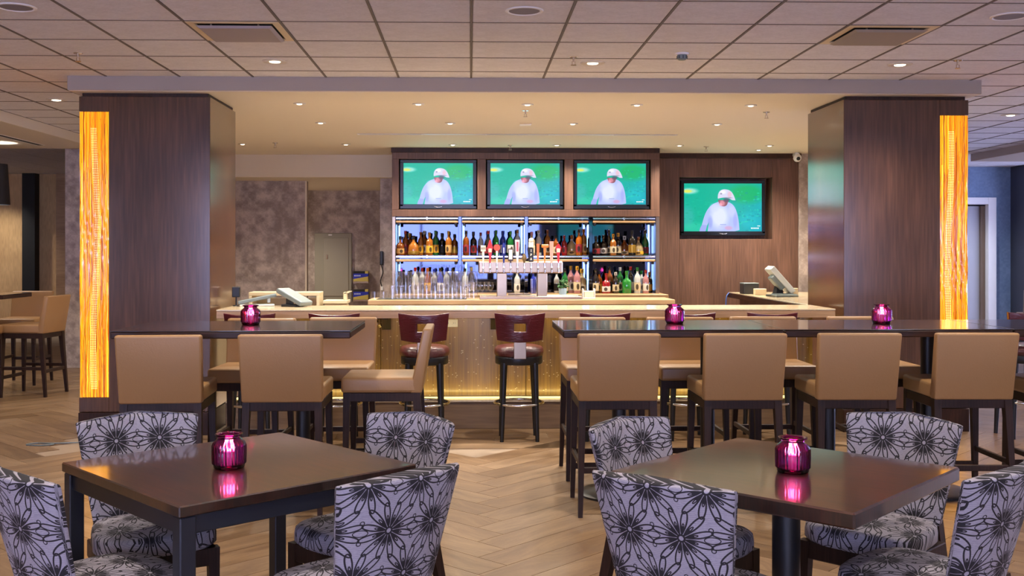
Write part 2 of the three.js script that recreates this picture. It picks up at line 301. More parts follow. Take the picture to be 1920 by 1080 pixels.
const ord = ['first', 'second', 'third', 'fourth', 'fifth', 'sixth', 'seventh', 'eighth', 'ninth', 'tenth', 'eleventh', 'twelfth', 'thirteenth'];
[['front', 9.445, [-1.54, -.47, .517, 1.513, 2.556]], ['middle', 10.86, [-1.552, -.211, 1.068, 2.582]], ['back', 13.05, [-2.83, -1.551, -.22, 1.083, 2.628, 3.77]]].forEach(([row, Z, xs]) => xs.forEach((x, i) =>
  downlight(`small round downlight in the bar soffit, ${row} row, ${ord[i]} from left`, x, Z, 2.88, .052, SOFFIT_LAMP * (row === 'back' ? 1.1 : 1), 'downlights in the bar soffit', 1.2, SOFT_WARM)));
downlight('small downlight in the bar soffit close to the security camera', 3.785, 13.6, 2.88, .05, SOFFIT_LAMP, 'downlights in the bar soffit', 1.1, SOFT_WARM);
[[-6.5, 9], [-6.5, 12]].forEach(([x, Z], i) => downlight('round downlight in the far left soffit, ' + ['nearer one', 'farther one'][i], x, Z, 2.885, .08, MAIN_LAMP * .6, 'downlights in the far left soffit'));
downlight('small downlight inside the recess behind the bar', -3.0, 16.4, 2.57, .052, SOFFIT_LAMP * 1.1, undefined, 1.2, SOFT_WARM);
downlight('round downlight near the far tan wall', -8.75, 19.2, 2.999, .08, MAIN_LAMP * .7, undefined, .9);
downlight('round downlight before the blue wall', 7.9, 16.8, 2.999, .08, MAIN_LAMP * 1.1, undefined, 1.1, [.86, .92, 1]);

const spk = std({ color: S('#8c858a'), roughness: .8, bumpMap: fineBump, bumpScale: .002 });
[[.324, 6.27, 'above the middle of the bar'], [-2.69, 6.26, 'in the upper left corner'], [3.32, 6.33, 'in the upper right corner']].forEach(([x, Z, w]) => {
  const t = thing('ceiling_speaker', 'round grey ceiling speaker ' + w, 'speaker', x, 2.999, Z, 0, 'ceiling speakers');
  part('bezel', lathe([[.093, -.003], [.1, -.008], [.113, -.005], [.116, 0]], 32), M.white, t); part('grille', lathe([[.001, -.005], [.095, -.003]], 32), spk, t);
});
[[-1.504, 6.908, 'left', std({ color: S('#a39a9c'), roughness: .7 })], [2.724, 6.908, 'right', std({ color: S('#9b8f80'), roughness: .7 })]].forEach(([x, Z, w, m]) => {
  const t = thing('air_diffuser', `square plaque air diffuser in the tiled ceiling, the ${w} one`, 'air vent', x, 3, Z, 0, 'ceiling air diffusers');
  part('frame', merge([cbox(.59, .012, .05, .003, 0, 0, .27), cbox(.59, .012, .05, .003, 0, 0, -.27), cbox(.05, .012, .5, .003, .27, 0, 0), cbox(.05, .012, .5, .003, -.27, 0, 0)]), M.cream, t);
  part('throat', cbox(.5, .01, .5, 0, 0, .008, 0), M.blackMatt, t);
  part('plaque', merge([taper(0, -.03, 0, .44, .44, 0, -.016, 0, .48, .48)]), m, t);
  for (const [a, b] of [[-.15, -.2], [.15, -.2], [-.15, .2], [.15, .2]]) part('hanger', cbox(.012, .03, .012, .002, a, -.005, b), M.steel, t);
});
const sprinklerParts = (t) => { part('escutcheon', lathe([[.001, -.004], [.03, -.004], [.034, 0]], 18), M.chrome, t); part('body', merge([cyl(.006, .008, .03, 8, -.034), move(cbox(.004, .026, .004, .001), .011, -.045, 0), move(cbox(.004, .026, .004, .001), -.011, -.045, 0)].map((g) => metric(g))), M.steel, t); part('deflector', cyl(.02, .022, .003, 14, -.062), M.steel, t); };
[[-2.87, 7.72, 3, 'in the tiled ceiling at upper left'], [.77, 7.77, 3, 'in the tiled ceiling beside the centre downlight'], [3.7, 7.82, 3, 'in the tiled ceiling at upper right'], [.52, 9.85, 2.88, 'in the soffit above the middle of the bar'], [2.83, 9.9, 2.88, 'in the soffit near the right pillar'], [-2.4, 12.9, 2.88, 'in the soffit near the left pillar'], [.5, 13.1, 2.88, 'in the soffit above the middle television'], [3.0, 13.2, 2.88, 'in the soffit before the panelled wall'], [-4.2, 14.6, 3, 'in the ceiling beside the grey pier']].forEach(([x, Z, y, w]) => {
  const t = thing('fire_sprinkler', 'small metal fire sprinkler ' + w, 'sprinkler', x, y, Z, 0, 'fire sprinklers'); sprinklerParts(t);
});
{
  const t = thing('smoke_detector', 'white smoke detector with dark vents on the tiled ceiling', 'smoke detector', 1.55, 3, 7.6);
  part('base', lathe([[.001, -.012], [.05, -.012], [.052, 0]], 24), M.white, t); part('chamber', lathe([[.001, -.05], [.025, -.05], [.036, -.04], [.036, -.012]], 24), M.greyPlastic, t);
  for (let i = 0; i < 8; i++) part('vent_fin', cbox(.006, .022, .004, .001, Math.cos(i * .785) * .037, -.03, Math.sin(i * .785) * .037), M.darkPlastic, t);
  const q = thing('ceiling_panel', 'small square white panel on the bar soffit', 'ceiling panel', .575, 2.88, 10.92); part('panel', cbox(.12, .012, .12, .003, 0, -.006, 0), M.white, q); part('rim', cbox(.13, .006, .13, .002, 0, -.002, 0), M.cream, q);
  const s = thing('slot_diffuser', 'long thin slot diffuser in the bar soffit', 'air vent', .54, 2.88, 11.88); part('frame', merge([cbox(3.65, .006, .018, .001, 0, -.003, .035), cbox(3.65, .006, .018, .001, 0, -.003, -.035)]), M.white, s);
  for (let i = 0; i < 5; i++) part('vane', cbox(.7, .004, .05, .001, -1.45 + i * .725, -.002, 0), i % 2 ? M.steel : M.grid, s);
  const s2 = thing('slot_diffuser', 'dark slot diffuser in the far left soffit', 'air vent', -5.41, 2.885, 12.0); part('frame', merge([cbox(.02, .006, 2.6, .001, .045, -.003, 0), cbox(.02, .006, 2.6, .001, -.045, -.003, 0)]), M.white, s2); part('vane', cbox(.07, .004, 2.6, .001, 0, -.002, 0), M.blackMatt, s2);
  const c = thing('security_camera', 'white dome security camera at the top of the panelled wall', 'security camera', 4.42, 2.82, 14.0);
  part('mount', merge([cyl(.03, .03, .05, 16, .02), metric(cbox(.05, .04, .14, .006, 0, .04, -.08))].map((g) => metric(g))), M.white, c); part('dome', move(new THREE.SphereGeometry(.055, 20, 14), 0, -.01, .01), M.white, c); part('lens', move(new THREE.SphereGeometry(.03, 16, 10), 0, -.02, .042), M.black, c);
}

// ------------------------------------------------------------------ pillars with glowing amber panels
const amberTex = canvasTex(512, 2048, (c, w, h) => {
  c.fillStyle = '#d8860c'; c.fillRect(0, 0, w, h);
  for (let i = 0; i < 420; i++) {
    const x = rnd() * w, t = rnd(), col = t < .34 ? '#7a3002' : t < .6 ? '#b05404' : t < .85 ? '#f0a514' : '#ffd23c';
    c.strokeStyle = col; c.globalAlpha = rr(.3, .85); c.lineWidth = rr(2, 11); c.beginPath();
    let y = rnd() * h - 200, px = x; c.moveTo(px, y); const n = 4 + Math.floor(rnd() * 9);
    for (let k = 0; k < n; k++) { const dx = rr(-16, 16); c.quadraticCurveTo(px + dx, y + 60, px + dx * .3, y + 130); y += 130; px += dx * .3; } c.stroke();
  }
  c.globalAlpha = 1;
});
amberTex.repeat.set(1 / .3, 1 / 2.42);
const amber = phys({ map: amberTex, color: S('#a86a20'), emissive: new THREE.Color(1, 1, 1), emissiveMap: amberTex, emissiveIntensity: 1.7, roughness: .14, clearcoat: .6 });
const ledGlow = std({ color: S('#ffe9a8'), emissive: new THREE.Color().setRGB(1, .78, .28), emissiveIntensity: .9 });
function ribbed(w, h, s) {                     // rolled amber glass with wandering vertical ribs, facing +z
  const nx = 64, ny = 48, g = new THREE.PlaneGeometry(w, h, nx, ny), p = g.attributes.position, uv = g.attributes.uv;
  for (let i = 0; i < p.count; i++) {
    const x = p.getX(i), y = p.getY(i), wob = .012 * Math.sin(y * 2.1 + s) + .008 * Math.sin(y * 5.3 + s * 2);
    p.setZ(i, .0045 * Math.sin((x + wob) * 2 * Math.PI / .024) + .002 * Math.sin((x - wob) * 380 + y * 9)); uv.setXY(i, x + s * .37 + .3, y + h / 2);
  }
  g.computeVertexNormals(); return g;
}
function pillar(label, x0, x1, side, py0, py1, px) {
  const Z0 = 8.85, Z1 = 9.8, t = thing('pillar', label, 'pillar', (x0 + x1) / 2, 0, (Z0 + Z1) / 2), cx = (x0 + x1) / 2, w = x1 - x0, d = Z1 - Z0, pw = .247;
  const c = (a, b, y0, y1, za, zb, ch = .003) => { const g = span(a - cx, b - cx, y0, y1, za, zb, ch); g.translate(0, 0, (Z0 + Z1) / 2); return metric(g); };
  const s0 = side < 0 ? x0 + pw : x0, s1 = side < 0 ? x1 : x1 - pw;
  part('veneer_body', merge([c(s0, s1, .2, 2.85, Z0, Z1), c(side < 0 ? x0 : x1 - pw - .001, side < 0 ? x0 + pw + .001 : x1, .2, 2.85, Z0 + .3, Z1, 0), c(side < 0 ? x0 + .022 : x1 - pw, side < 0 ? x0 + pw : x1 - .022, .2, 2.85, Z0 + .022, Z0 + .31, 0)]), M.pillar, t);
  part('top_block', c(side < 0 ? x0 : x1 - pw, side < 0 ? x0 + pw : x1, py1, 2.85, Z0, Z0 + .3), M.pillar, t);
  part('bottom_block', c(side < 0 ? x0 : x1 - pw, side < 0 ? x0 + pw : x1, .2, py0, Z0, Z0 + .3), M.pillar, t);
  part('cap', c(x0 + .02, x1 - .02, 2.85, 2.885, Z0 + .02, Z1 - .02), M.tableEdge, t);
  part('plinth', c(x0 - .004, x1 + .004, 0, .195, Z0 - .006, Z1 + .004), M.tableEdge, t);
  const h = py1 - py0 - .006, ym = (py0 + py1) / 2, xm = (side < 0 ? x0 + pw / 2 : x1 - pw / 2) - cx;
  const a = part('amber_panel', ribbed(pw - .006, h, side * .4), amber, t, 'glowing amber ribbed panel'); a.position.set(xm, ym, d / 2 - .012);
  const b = part('amber_panel', ribbed(.296, h, side * .7), amber, t, 'glowing amber ribbed panel'); b.rotation.y = side * Math.PI / 2; b.position.set((side < 0 ? x0 + .012 : x1 - .012) - cx, ym, d / 2 - .15);
  const led = new THREE.InstancedMesh(new THREE.BoxGeometry(.0032, .0065, .004), ledGlow, 6 * 150); led.name = 'led_mesh'; led.userData.kind = 'stuff'; led.userData.label = 'fine lattice of small lights'; const m4 = new THREE.Matrix4();
  for (let k = 0; k < 150; k++) for (let j = 0; j < 6; j++) m4.makeTranslation(px + (j - 2.5) * .0085 + .018 * Math.sin(k * .045 + side), h / 2 - .14 - k * (h - .2) / 150, .0066), led.setMatrixAt(k * 6 + j, m4);
  led.castShadow = true; a.add(led);
  const L = new THREE.RectAreaLight(new THREE.Color().setRGB(1, .46, .06), 1.1, pw - .02, h); L.name = 'amber_light'; L.position.set(xm, ym, d / 2 + .012); L.rotation.y = Math.PI; t.add(L);
  const L2 = new THREE.RectAreaLight(new THREE.Color().setRGB(1, .46, .06), 1.1, .28, h); L2.name = 'amber_light'; L2.position.set((side < 0 ? x0 - .012 : x1 + .012) - cx, ym, d / 2 - .15); L2.rotation.y = side < 0 ? Math.PI / 2 : -Math.PI / 2; t.add(L2);
  return t;
}
pillar('dark wooden pillar with a glowing amber panel along its left edge', -3.283, -2.191, -1, .32, 2.725, .01);
pillar('brown wooden pillar with a glowing amber panel along its right edge', 3.197, 4.281, 1, .32, 2.72, -.04);

// ------------------------------------------------------------------ dining chairs
const flowerTex = canvasTex(1024, 900, (c, w, h) => {               // 0.35 m x 0.31 m of fabric: two flowers across, two rows
  c.fillStyle = '#8f878d'; c.fillRect(0, 0, w, h);
  for (let y = 0; y < h; y += 9) { c.fillStyle = y % 18 ? '#9e969a' : '#7e7680'; c.globalAlpha = .55; c.fillRect(0, y, w, 4); }
  for (let i = 0; i < 5200; i++) { c.globalAlpha = .3; c.fillStyle = rnd() < .5 ? '#aaa2a6' : '#625c6a'; c.fillRect(rnd() * w, Math.floor(rnd() * h / 9) * 9, rr(8, 30), 3); }
  c.globalAlpha = 1; c.strokeStyle = '#150f14'; c.lineCap = 'round';
  const petal = (x, y, a, r0, r1, wd, lw) => { c.save(); c.translate(x, y); c.rotate(a); c.lineWidth = lw; c.beginPath(); c.moveTo(r0, 0); c.bezierCurveTo(r0 + (r1 - r0) * .45, wd, r1, wd * .75, r1, 0); c.bezierCurveTo(r1, -wd * .75, r0 + (r1 - r0) * .45, -wd, r0, 0); c.stroke(); c.restore(); };
  const flower = (x, y) => {
    c.lineWidth = 17; c.beginPath(); c.arc(x, y, 30, 0, 7); c.stroke();
    for (let k = 0; k < 12; k++) { const a = (k + .5) * Math.PI / 6, long = k % 3 === 1 ? 300 : k % 3 ? 262 : 276; petal(x, y, a, 40, long, 40, 13); petal(x, y, a, 46, long * .55, 13, 9); c.lineWidth = 17; c.beginPath(); c.moveTo(x + Math.cos(a) * 38, y + Math.sin(a) * 38); c.lineTo(x + Math.cos(a) * 112, y + Math.sin(a) * 112); c.stroke(); }
    c.lineWidth = 8; c.beginPath(); c.ellipse(x + w / 4, y, 62, 30, 0, 0, 7); c.stroke(); c.beginPath(); c.arc(x + w / 4, y - 96, 17, 0, 7); c.stroke(); c.beginPath(); c.arc(x + w / 4, y + 96, 17, 0, 7); c.stroke();
  };
  for (const dx of [-1, 0, 1]) for (const dy of [-1, 0, 1]) for (const [x, y] of [[.25, .25], [.75, .25], [0.5, .75], [1, .75]]) flower((x + dx) * w, (y + dy) * h);
});
flowerTex.repeat.set(1 / .35, 1 / .31);
const floral = std({ map: flowerTex, roughness: .8, bumpMap: flowerTex, bumpScale: -.0008 });
// curved, flaring upholstered back: closed loops stacked from seat to top
function chairBack() {
  const N = 40, rows = [], P = [], U = [];
  for (const [v, k] of [[0, .55], [.012, .85], [.04, 1], [.2, 1], [.4, 1], [.6, 1], [.8, 1], [.93, 1], [.975, .93], [.993, .7], [1, .35]]) rows.push([v, k]);
  for (const [v, k] of rows) for (let i = 0; i <= N; i++) {
    const a = i / N * 2 * Math.PI + Math.PI / 2, cs = Math.cos(a), sn = Math.sin(a), u = Math.sign(cs) * Math.pow(Math.abs(cs), .42), t = Math.sign(sn) * Math.pow(Math.abs(sn), .55);
    const hw = .192 + .056 * v - .004 * (1 - k), x = u * hw, th = .058 * k, z = -.205 - .115 * v + .075 * u * u * (.6 + .4 * v) + t * th / 2, y = .455 + .396 * v + .012 * v * (1 - u * u);
    P.push(x, y, z); U.push(x + (t > 0 ? 0 : .09), y + (t > 0 ? .09 : 0));
  }
  const I = [], R = rows.length, W = N + 1;
  for (let r = 0; r < R - 1; r++) for (let i = 0; i < N; i++) { const a = r * W + i, b = a + 1, c = a + W, d = c + 1; I.push(a, c, b, b, c, d); }
  for (const r of [0, R - 1]) { const n = P.length / 3; let y = P[r * W * 3 + 1]; P.push(0, y + (r ? .013 : 0), r ? -.32 + .012 : -.205); U.push(0, y); for (let i = 0; i < N; i++) r ? I.push(r * W + i, n, r * W + i + 1) : I.push(r * W + i, r * W + i + 1, n); }
  const g = new THREE.BufferGeometry(); g.setAttribute('position', new THREE.BufferAttribute(new Float32Array(P), 3)); g.setAttribute('uv', new THREE.BufferAttribute(new Float32Array(U), 2)); g.setIndex(I); g.computeVertexNormals(); return g;
}
function cushion(hw0, hw1, z0, z1, y0, y1, bow, dome) {             // bow-fronted seat: hw0 at the rear, hw1 at the front
  const N = 48, rows = [[.94, 0], [1, .18], [1.0, .55], [.985, .8], [.93, .95], [.8, 1.0], [.5, 1 + dome * .6], [0, 1 + dome]], P = [], U = [], I = [], W = N + 1;
  for (const [k, h] of rows) for (let i = 0; i <= N; i++) {
    const a = i / N * 2 * Math.PI, cs = Math.cos(a), sn = Math.sin(a), e = .5, sx = Math.sign(cs) * Math.pow(Math.abs(cs), e), sz = Math.sign(sn) * Math.pow(Math.abs(sn), e), t = (sz + 1) / 2;
    const x = sx * (hw0 + (hw1 - hw0) * t) * k, z = ((z0 + z1) / 2 + sz * (z1 - z0) / 2 * (1)) * k + (1 - k) * (z0 + z1) / 2 + (sz > 0 ? bow * (1 - sx * sx) * sz * k : 0), y = y0 + (y1 - y0) * h;
    P.push(x, y, z); U.push(x * (1.02) + .05, z + (k > .9 ? y * .9 : y1 * .9));
  }
  for (let r = 0; r < rows.length - 1; r++) for (let i = 0; i < N; i++) { const a = r * W + i, b = a + 1, c = a + W, d = c + 1; I.push(a, c, b, b, c, d); }
  const g = new THREE.BufferGeometry(); g.setAttribute('position', new THREE.BufferAttribute(new Float32Array(P), 3)); g.setAttribute('uv', new THREE.BufferAttribute(new Float32Array(U), 2)); g.setIndex(I); g.computeVertexNormals(); return g;
}
function diningChair(label, x, Z, turn) {
  const t = thing('dining_chair', label, 'chair', x, 0, Z, turn, 'patterned dining chairs around the square tables');
  part('seat', cushion(.2, .245, -.2, .225, .395, .475, .03, .22), floral, t);
  part('backrest', chairBack(), floral, t);
  part('seat_rail', merge([cbox(.4, .07, .03, .004, 0, .36, .2), cbox(.36, .07, .03, .004, 0, .36, -.17), cbox(.03, .07, .36, .004, .2, .36, .02), cbox(.03, .07, .36, .004, -.2, .36, .02)]), M.legWood, t);
  for (const s of [-1, 1]) { part('leg', taper(s * .205, 0, .205, .028, .028, s * .2, .395, .195, .045, .045), M.legWood, t); part('leg', taper(s * .185, 0, -.29, .026, .03, s * .165, .47, -.185, .036, .05), M.legWood, t); }
  return t;
}
const face = (fx, fZ) => Math.atan2(fx, -fZ);
function chairAt(src, label, mx, mZ, fx, fZ) {                      // mx, mZ: middle of the back's two upper corners; fx, fZ: the way it faces
  const n = Math.hypot(fx, fZ), k = .255; fx /= n; fZ /= n;
  return src ? copy(src, label, mx + fx * k, 0, mZ + fZ * k, face(fx, fZ)) : diningChair(label, mx + fx * k, mZ + fZ * k, face(fx, fZ));
}
const ch0 = chairAt(null, 'floral patterned chair at the left dining table, its back toward the viewer at right', -.2145, 3.292, -.69, .72);
chairAt(ch0, 'floral patterned chair at the left dining table, nearest the glowing pillar', -1.3975, 4.43, .466, -.885);
chairAt(ch0, 'floral patterned chair at the left dining table, on the far side toward the bar', -.2485, 4.3855, -.655, -.756);
chairAt(ch0, 'floral patterned chair cut off by the left edge of the photo', -1.425, 3.345, .707, .707);
chairAt(ch0, 'floral patterned chair at the right dining table, its back toward the viewer at left', .58, 3.1765, .624, .781);
chairAt(ch0, 'floral patterned chair at the right dining table, on the far left side', .645, 4.2355, .668, -.744);
chairAt(ch0, 'floral patterned chair at the right dining table, on the far right side', 1.8135, 4.32, -.727, -.687);
chairAt(ch0, 'floral patterned chair at the right edge of the photo', 1.709, 3.3105, -.653, .757);

// ------------------------------------------------------------------ dining tables
{
  const t = thing('dining_table', 'square dark wooden dining table with four corner legs, at left', 'table', -.868, 0, 3.93, 42 * Math.PI / 180), s = .945, a = s / 2;
  part('tabletop', cbox(s, .036, s, .004, 0, .742, 0), M.tableWood, t);
  for (const [x, z, w, d] of [[0, a - .03, s - .02, .022], [0, -a + .03, s - .02, .022], [a - .03, 0, .022, s - .02], [-a + .03, 0, .022, s - .02]]) part('apron', cbox(w, .06, d, .003, x, .692, z), M.darkIron, t);
  for (const x of [-1, 1]) for (const z of [-1, 1]) part('leg', cbox(.055, .722, .055, .004, x * (a - .034), .361, z * (a - .034)), M.darkIron, t);
  const u = thing('dining_table', 'square dark wooden dining table on a black round pedestal, at right', 'table', 1.15, 0, 3.77, 46 * Math.PI / 180), r = .915;
  part('tabletop', cbox(r, .052, r, .006, 0, .734, 0), M.tableWood, u);
  part('column', cyl(.05, .05, .69, 28, .02), M.black, u);
  part('top_plate', cbox(.4, .012, .4, .003, 0, .7, 0), M.black, u);
  part('base', lathe([[.3, 0], [.3, .012], [.28, .022], [.06, .034], [.05, .04]], 40), M.black, u);
}
// ------------------------------------------------------------------ bar-height tables
function barTable(label, x0, x1, cols, Z0 = 6.22, Z1 = 7.08) {
  const cx = (x0 + x1) / 2, cZ = (Z0 + Z1) / 2, t = thing('bar_table', label, 'table', cx, 0, cZ, 0, 'bar-height tables'), w = x1 - x0, d = Z1 - Z0;
  part('tabletop', cbox(w, .006, d, .002, 0, 1.078, 0, true), M.tableWood, t);
  part('table_edge', cbox(w, .042, d, .006, 0, 1.054, 0, true), M.tableEdge, t);
  for (const c of cols) {
    part('column', move(cyl(.045, .045, 1.0, 24, .03), c - cx, 0, 0), M.black, t); part('top_plate', cbox(.36, .012, .36, .003, c - cx, 1.028, 0), M.black, t);
    part('base', move(lathe([[.26, 0], [.26, .012], [.24, .022], [.07, .034], [.045, .04]], 36), c - cx, 0, 0), M.black, t);
  }
}
barTable('dark wooden bar-height table at left in front of the dark pillar', -2.126, -.712, [-1.77, -1.06]);
barTable('dark wooden bar-height table right of the centre gap, nearest the bar stools', .555, 1.884, [.95, 1.52]);
barTable('dark wooden bar-height table in front of the brown right pillar', 1.892, 3.282, [2.3, 2.95]);
barTable('dark wooden bar-height table cut off by the right edge', 3.292, 4.65, [3.7, 4.3]);
barTable('bar-height table at far left beyond the glowing pillar', -6.5, -5.0, [-6.1, -5.45], 11.3, 12.05);

// ------------------------------------------------------------------ tan upholstered bar stools
const stoolBack = (() => { const g = new RoundedBoxGeometry(.485, .4, .07, 3, .014), p = g.attributes.position; for (let i = 0; i < p.count; i++) { const v = (p.getY(i) + .2) / .4; p.setX(i, p.getX(i) * (.965 + .035 * v)); p.setZ(i, p.getZ(i) * (1.1 - .3 * v) - .075 * v); } g.translate(0, .872, -.215); g.computeVertexNormals(); return metric(toCreasedNormals(g, .6)); })();
const stoolSeat = (() => { const g = new RoundedBoxGeometry(.47, .095, .47, 4, .02), p = g.attributes.position; for (let i = 0; i < p.count; i++) if (p.getY(i) > .02) p.setY(i, p.getY(i) + .012 * (1 - (p.getX(i) / .235) ** 2) * (1 - (p.getZ(i) / .235) ** 2)); g.translate(0, .722, .01); g.computeVertexNormals(); return metric(toCreasedNormals(g, .6)); })();
function tanStool(label, x, Z, turn) {
  const t = thing('bar_stool', label, 'bar stool', x, 0, Z, turn, 'tan upholstered bar stools');
  part('seat', stoolSeat, M.tan, t); part('backrest', stoolBack, M.tan, t);
  part('seat_rail', merge([cbox(.45, .055, .025, .003, 0, .648, .215), cbox(.46, .055, .025, .003, 0, .648, -.225), cbox(.025, .055, .43, .003, .215, .648, 0), cbox(.025, .055, .43, .003, -.215, .648, 0)]), M.legWood, t);
  for (const s of [-1, 1]) {
    part('leg', taper(s * .222, 0, .222, .026, .026, s * .208, .675, .21, .044, .044), M.legWood, t);
    part('leg', taper(s * .225, 0, -.275, .026, .03, s * .208, .675, -.218, .044, .05), M.legWood, t);
    part('stretcher', cbox(.02, .032, .45, .003, s * .219, .3, -.02), M.legWood, t);
  }
  part('stretcher', cbox(.43, .036, .022, .003, 0, .2, .218), M.legWood, t); part('stretcher', cbox(.43, .036, .022, .003, 0, .27, -.252), M.legWood, t);
  return t;
}
const B = (x, Z) => [x, Z];
const AWAY = Math.PI, NEAR = 0;                                     // stool front along +z at turn 0 (toward the viewer)
const st0 = tanStool('tan bar stool with its back to the viewer, leftmost at the left bar table', -1.80, 6.31, AWAY + .06);
const tans = [
  ['tan bar stool with its back to the viewer, second at the left bar table', -1.095, 6.34, AWAY],
  ['tan bar stool facing the viewer behind the left bar table, left one', -1.50, 7.2, NEAR - .05],
  ['tan bar stool facing the viewer behind the left bar table, right one', -.92, 7.3, NEAR],
  ['tan bar stool seen from the side at the end of the left bar table', -.555, 6.7, -Math.PI / 2],
  ['tan bar stool with its back to the viewer, leftmost at the right-hand bar tables', .865, 6.34, AWAY],
  ['tan bar stool with its back to the viewer, second at the right-hand bar tables', 1.605, 6.34, AWAY],
  ['tan bar stool with its back to the viewer, third at the right-hand bar tables', 2.288, 6.34, AWAY - .03],
  ['tan bar stool with its back to the viewer, fourth at the right-hand bar tables', 2.985, 6.34, AWAY - .03],
  ['tan bar stool cut off at the right edge, fifth at the right-hand bar tables', 3.64, 6.36, AWAY],
  ['tan bar stool facing the viewer behind the right-hand bar tables, first from left', .88, 7.25, NEAR],
  ['tan bar stool facing the viewer behind the right-hand bar tables, second from left', 1.52, 7.25, NEAR],
  ['tan bar stool facing the viewer behind the right-hand bar tables, third from left', 2.14, 7.3, NEAR],
  ['tan bar stool facing the viewer behind the right-hand bar tables, fourth from left', 2.86, 7.3, NEAR],
  ['tan bar stool seen from the side at the far left table', -4.75, 11.45, -Math.PI / 2 - .12],
  ['tan bar stool cut off by the left edge at the far left table', -5.18, 10.95, AWAY],
  ['tan bar stool behind the far left table, facing the viewer', -5.25, 12.4, NEAR],
  ['tan bar stool far off at the right edge beside the blue wall', 7.15, 12.9, AWAY - .3],
];
for (const [l, x, Z, t] of tans) copy(st0, l, x, 0, Z, t);

// ------------------------------------------------------------------ red bar stools
const redBack = (() => {                                            // bowed back with a square hole, pointed upper corners
  const s = new THREE.Shape(), p = [[-.2, 1.045], [-.1, 1.033], [0, 1.03], [.1, 1.033], [.2, 1.045], [.178, .835], [.09, .822], [0, .818], [-.09, .822], [-.178, .835]];
  p.forEach(([x, y], i) => (i ? s.lineTo(x, y) : s.moveTo(x, y)));
  const h = new THREE.Path(); [[-.054, .895], [.054, .895], [.054, .972], [-.054, .972]].forEach(([x, y], i) => (i ? h.lineTo(x, y) : h.moveTo(x, y))); h.closePath(); s.holes.push(h);
  let g = new THREE.ExtrudeGeometry(s, { depth: .028, bevelEnabled: true, bevelThickness: .006, bevelSize: .006, bevelSegments: 2, curveSegments: 4 });
  // cut into narrow strips so that it bends: subdivide by remapping through tessellated copies
  const pos = g.attributes.position, out = []; const A = new THREE.Vector3(), Bv = new THREE.Vector3(), C = new THREE.Vector3();
  const split = (a, b, c, d) => { const l = Math.max(Math.abs(a.x - b.x), Math.abs(b.x - c.x), Math.abs(a.x - c.x)); if (l < .05 || d > 6) { out.push(a.x, a.y, a.z, b.x, b.y, b.z, c.x, c.y, c.z); return; } const ab = a.distanceTo(b), bc = b.distanceTo(c), ca = c.distanceTo(a); if (ab >= bc && ab >= ca) { const m = a.clone().lerp(b, .5); split(a, m, c, d + 1); split(m, b, c, d + 1); } else if (bc >= ca) { const m = b.clone().lerp(c, .5); split(a, b, m, d + 1); split(a, m, c, d + 1); } else { const m = c.clone().lerp(a, .5); split(a, b, m, d + 1); split(m, b, c, d + 1); } };
  for (let i = 0; i < pos.count; i += 3) { A.fromBufferAttribute(pos, i); Bv.fromBufferAttribute(pos, i + 1); C.fromBufferAttribute(pos, i + 2); split(A.clone(), Bv.clone(), C.clone(), 0); }
  g = new THREE.BufferGeometry(); g.setAttribute('position', new THREE.BufferAttribute(new Float32Array(out), 3)); const q = g.attributes.position;
  for (let i = 0; i < q.count; i++) { const v = (q.getY(i) - .8) / .25; q.setZ(i, q.getZ(i) - .212 - .03 * v + 1.5 * q.getX(i) ** 2); }
  g.computeVertexNormals(); return metric(toCreasedNormals(g, .7));
})();
function redStool(label, x, Z) {
  const t = thing('swivel_bar_stool', label, 'bar stool', x, 0, Z, AWAY, 'red leather bar stools along the bar');
  part('seat', lathe([[.001, .69], [.19, .69], [.2, .7], [.205, .725], [.2, .752], [.185, .768], [.14, .778], [.001, .782]], 36), M.red, t, 'round red leather cushion');
  part('backrest', redBack, M.red, t);
  part('back_bracket', merge([cbox(.1, .17, .012, .003, 0, .765, -.205)]), M.steel, t, 'flat brushed metal bracket');
  part('seat_ring', lathe([[.001, .625], [.19, .625], [.195, .632], [.195, .684], [.19, .69], [.001, .69]], 32), M.black, t);
  for (const sx of [-1, 1]) for (const sz of [-1, 1]) { const g = cyl(.016, .028, .64, 14); const p = g.attributes.position; for (let i = 0; i < p.count; i++) { const v = p.getY(i) / .64; p.setX(i, p.getX(i) + sx * (.145 - .02 * v)); p.setZ(i, p.getZ(i) + sz * (.145 - .02 * v)); } g.computeVertexNormals(); part('leg', g, M.black, t); }
  part('foot_ring', (() => { const g = new THREE.TorusGeometry(.2, .011, 10, 40); g.rotateX(Math.PI / 2); g.translate(0, .3, 0); return g; })(), M.chrome, t, 'chrome foot ring');
  return t;
}
const rs0 = redStool('red leather bar stool standing alone in the centre gap', .4, 8.62);
[['red leather bar stool behind the purple candle jar, leftmost at the bar', -1.778], ['red leather bar stool behind the right end of the left bar table', -1.099], ['red leather bar stool behind the sideways tan stool', -.378], ['red leather bar stool behind the left end of the right-hand bar tables', 1.094], ['red leather bar stool behind the candle jar on the right-hand bar tables', 1.791], ['red leather bar stool at the right end of the bar', 2.465]].forEach(([l, x]) => copy(rs0, l, x, 0, 8.62, AWAY));
copy(rs0, 'red leather bar stool at the right edge beyond the right pillar', 4.62, 0, 8.62, AWAY);

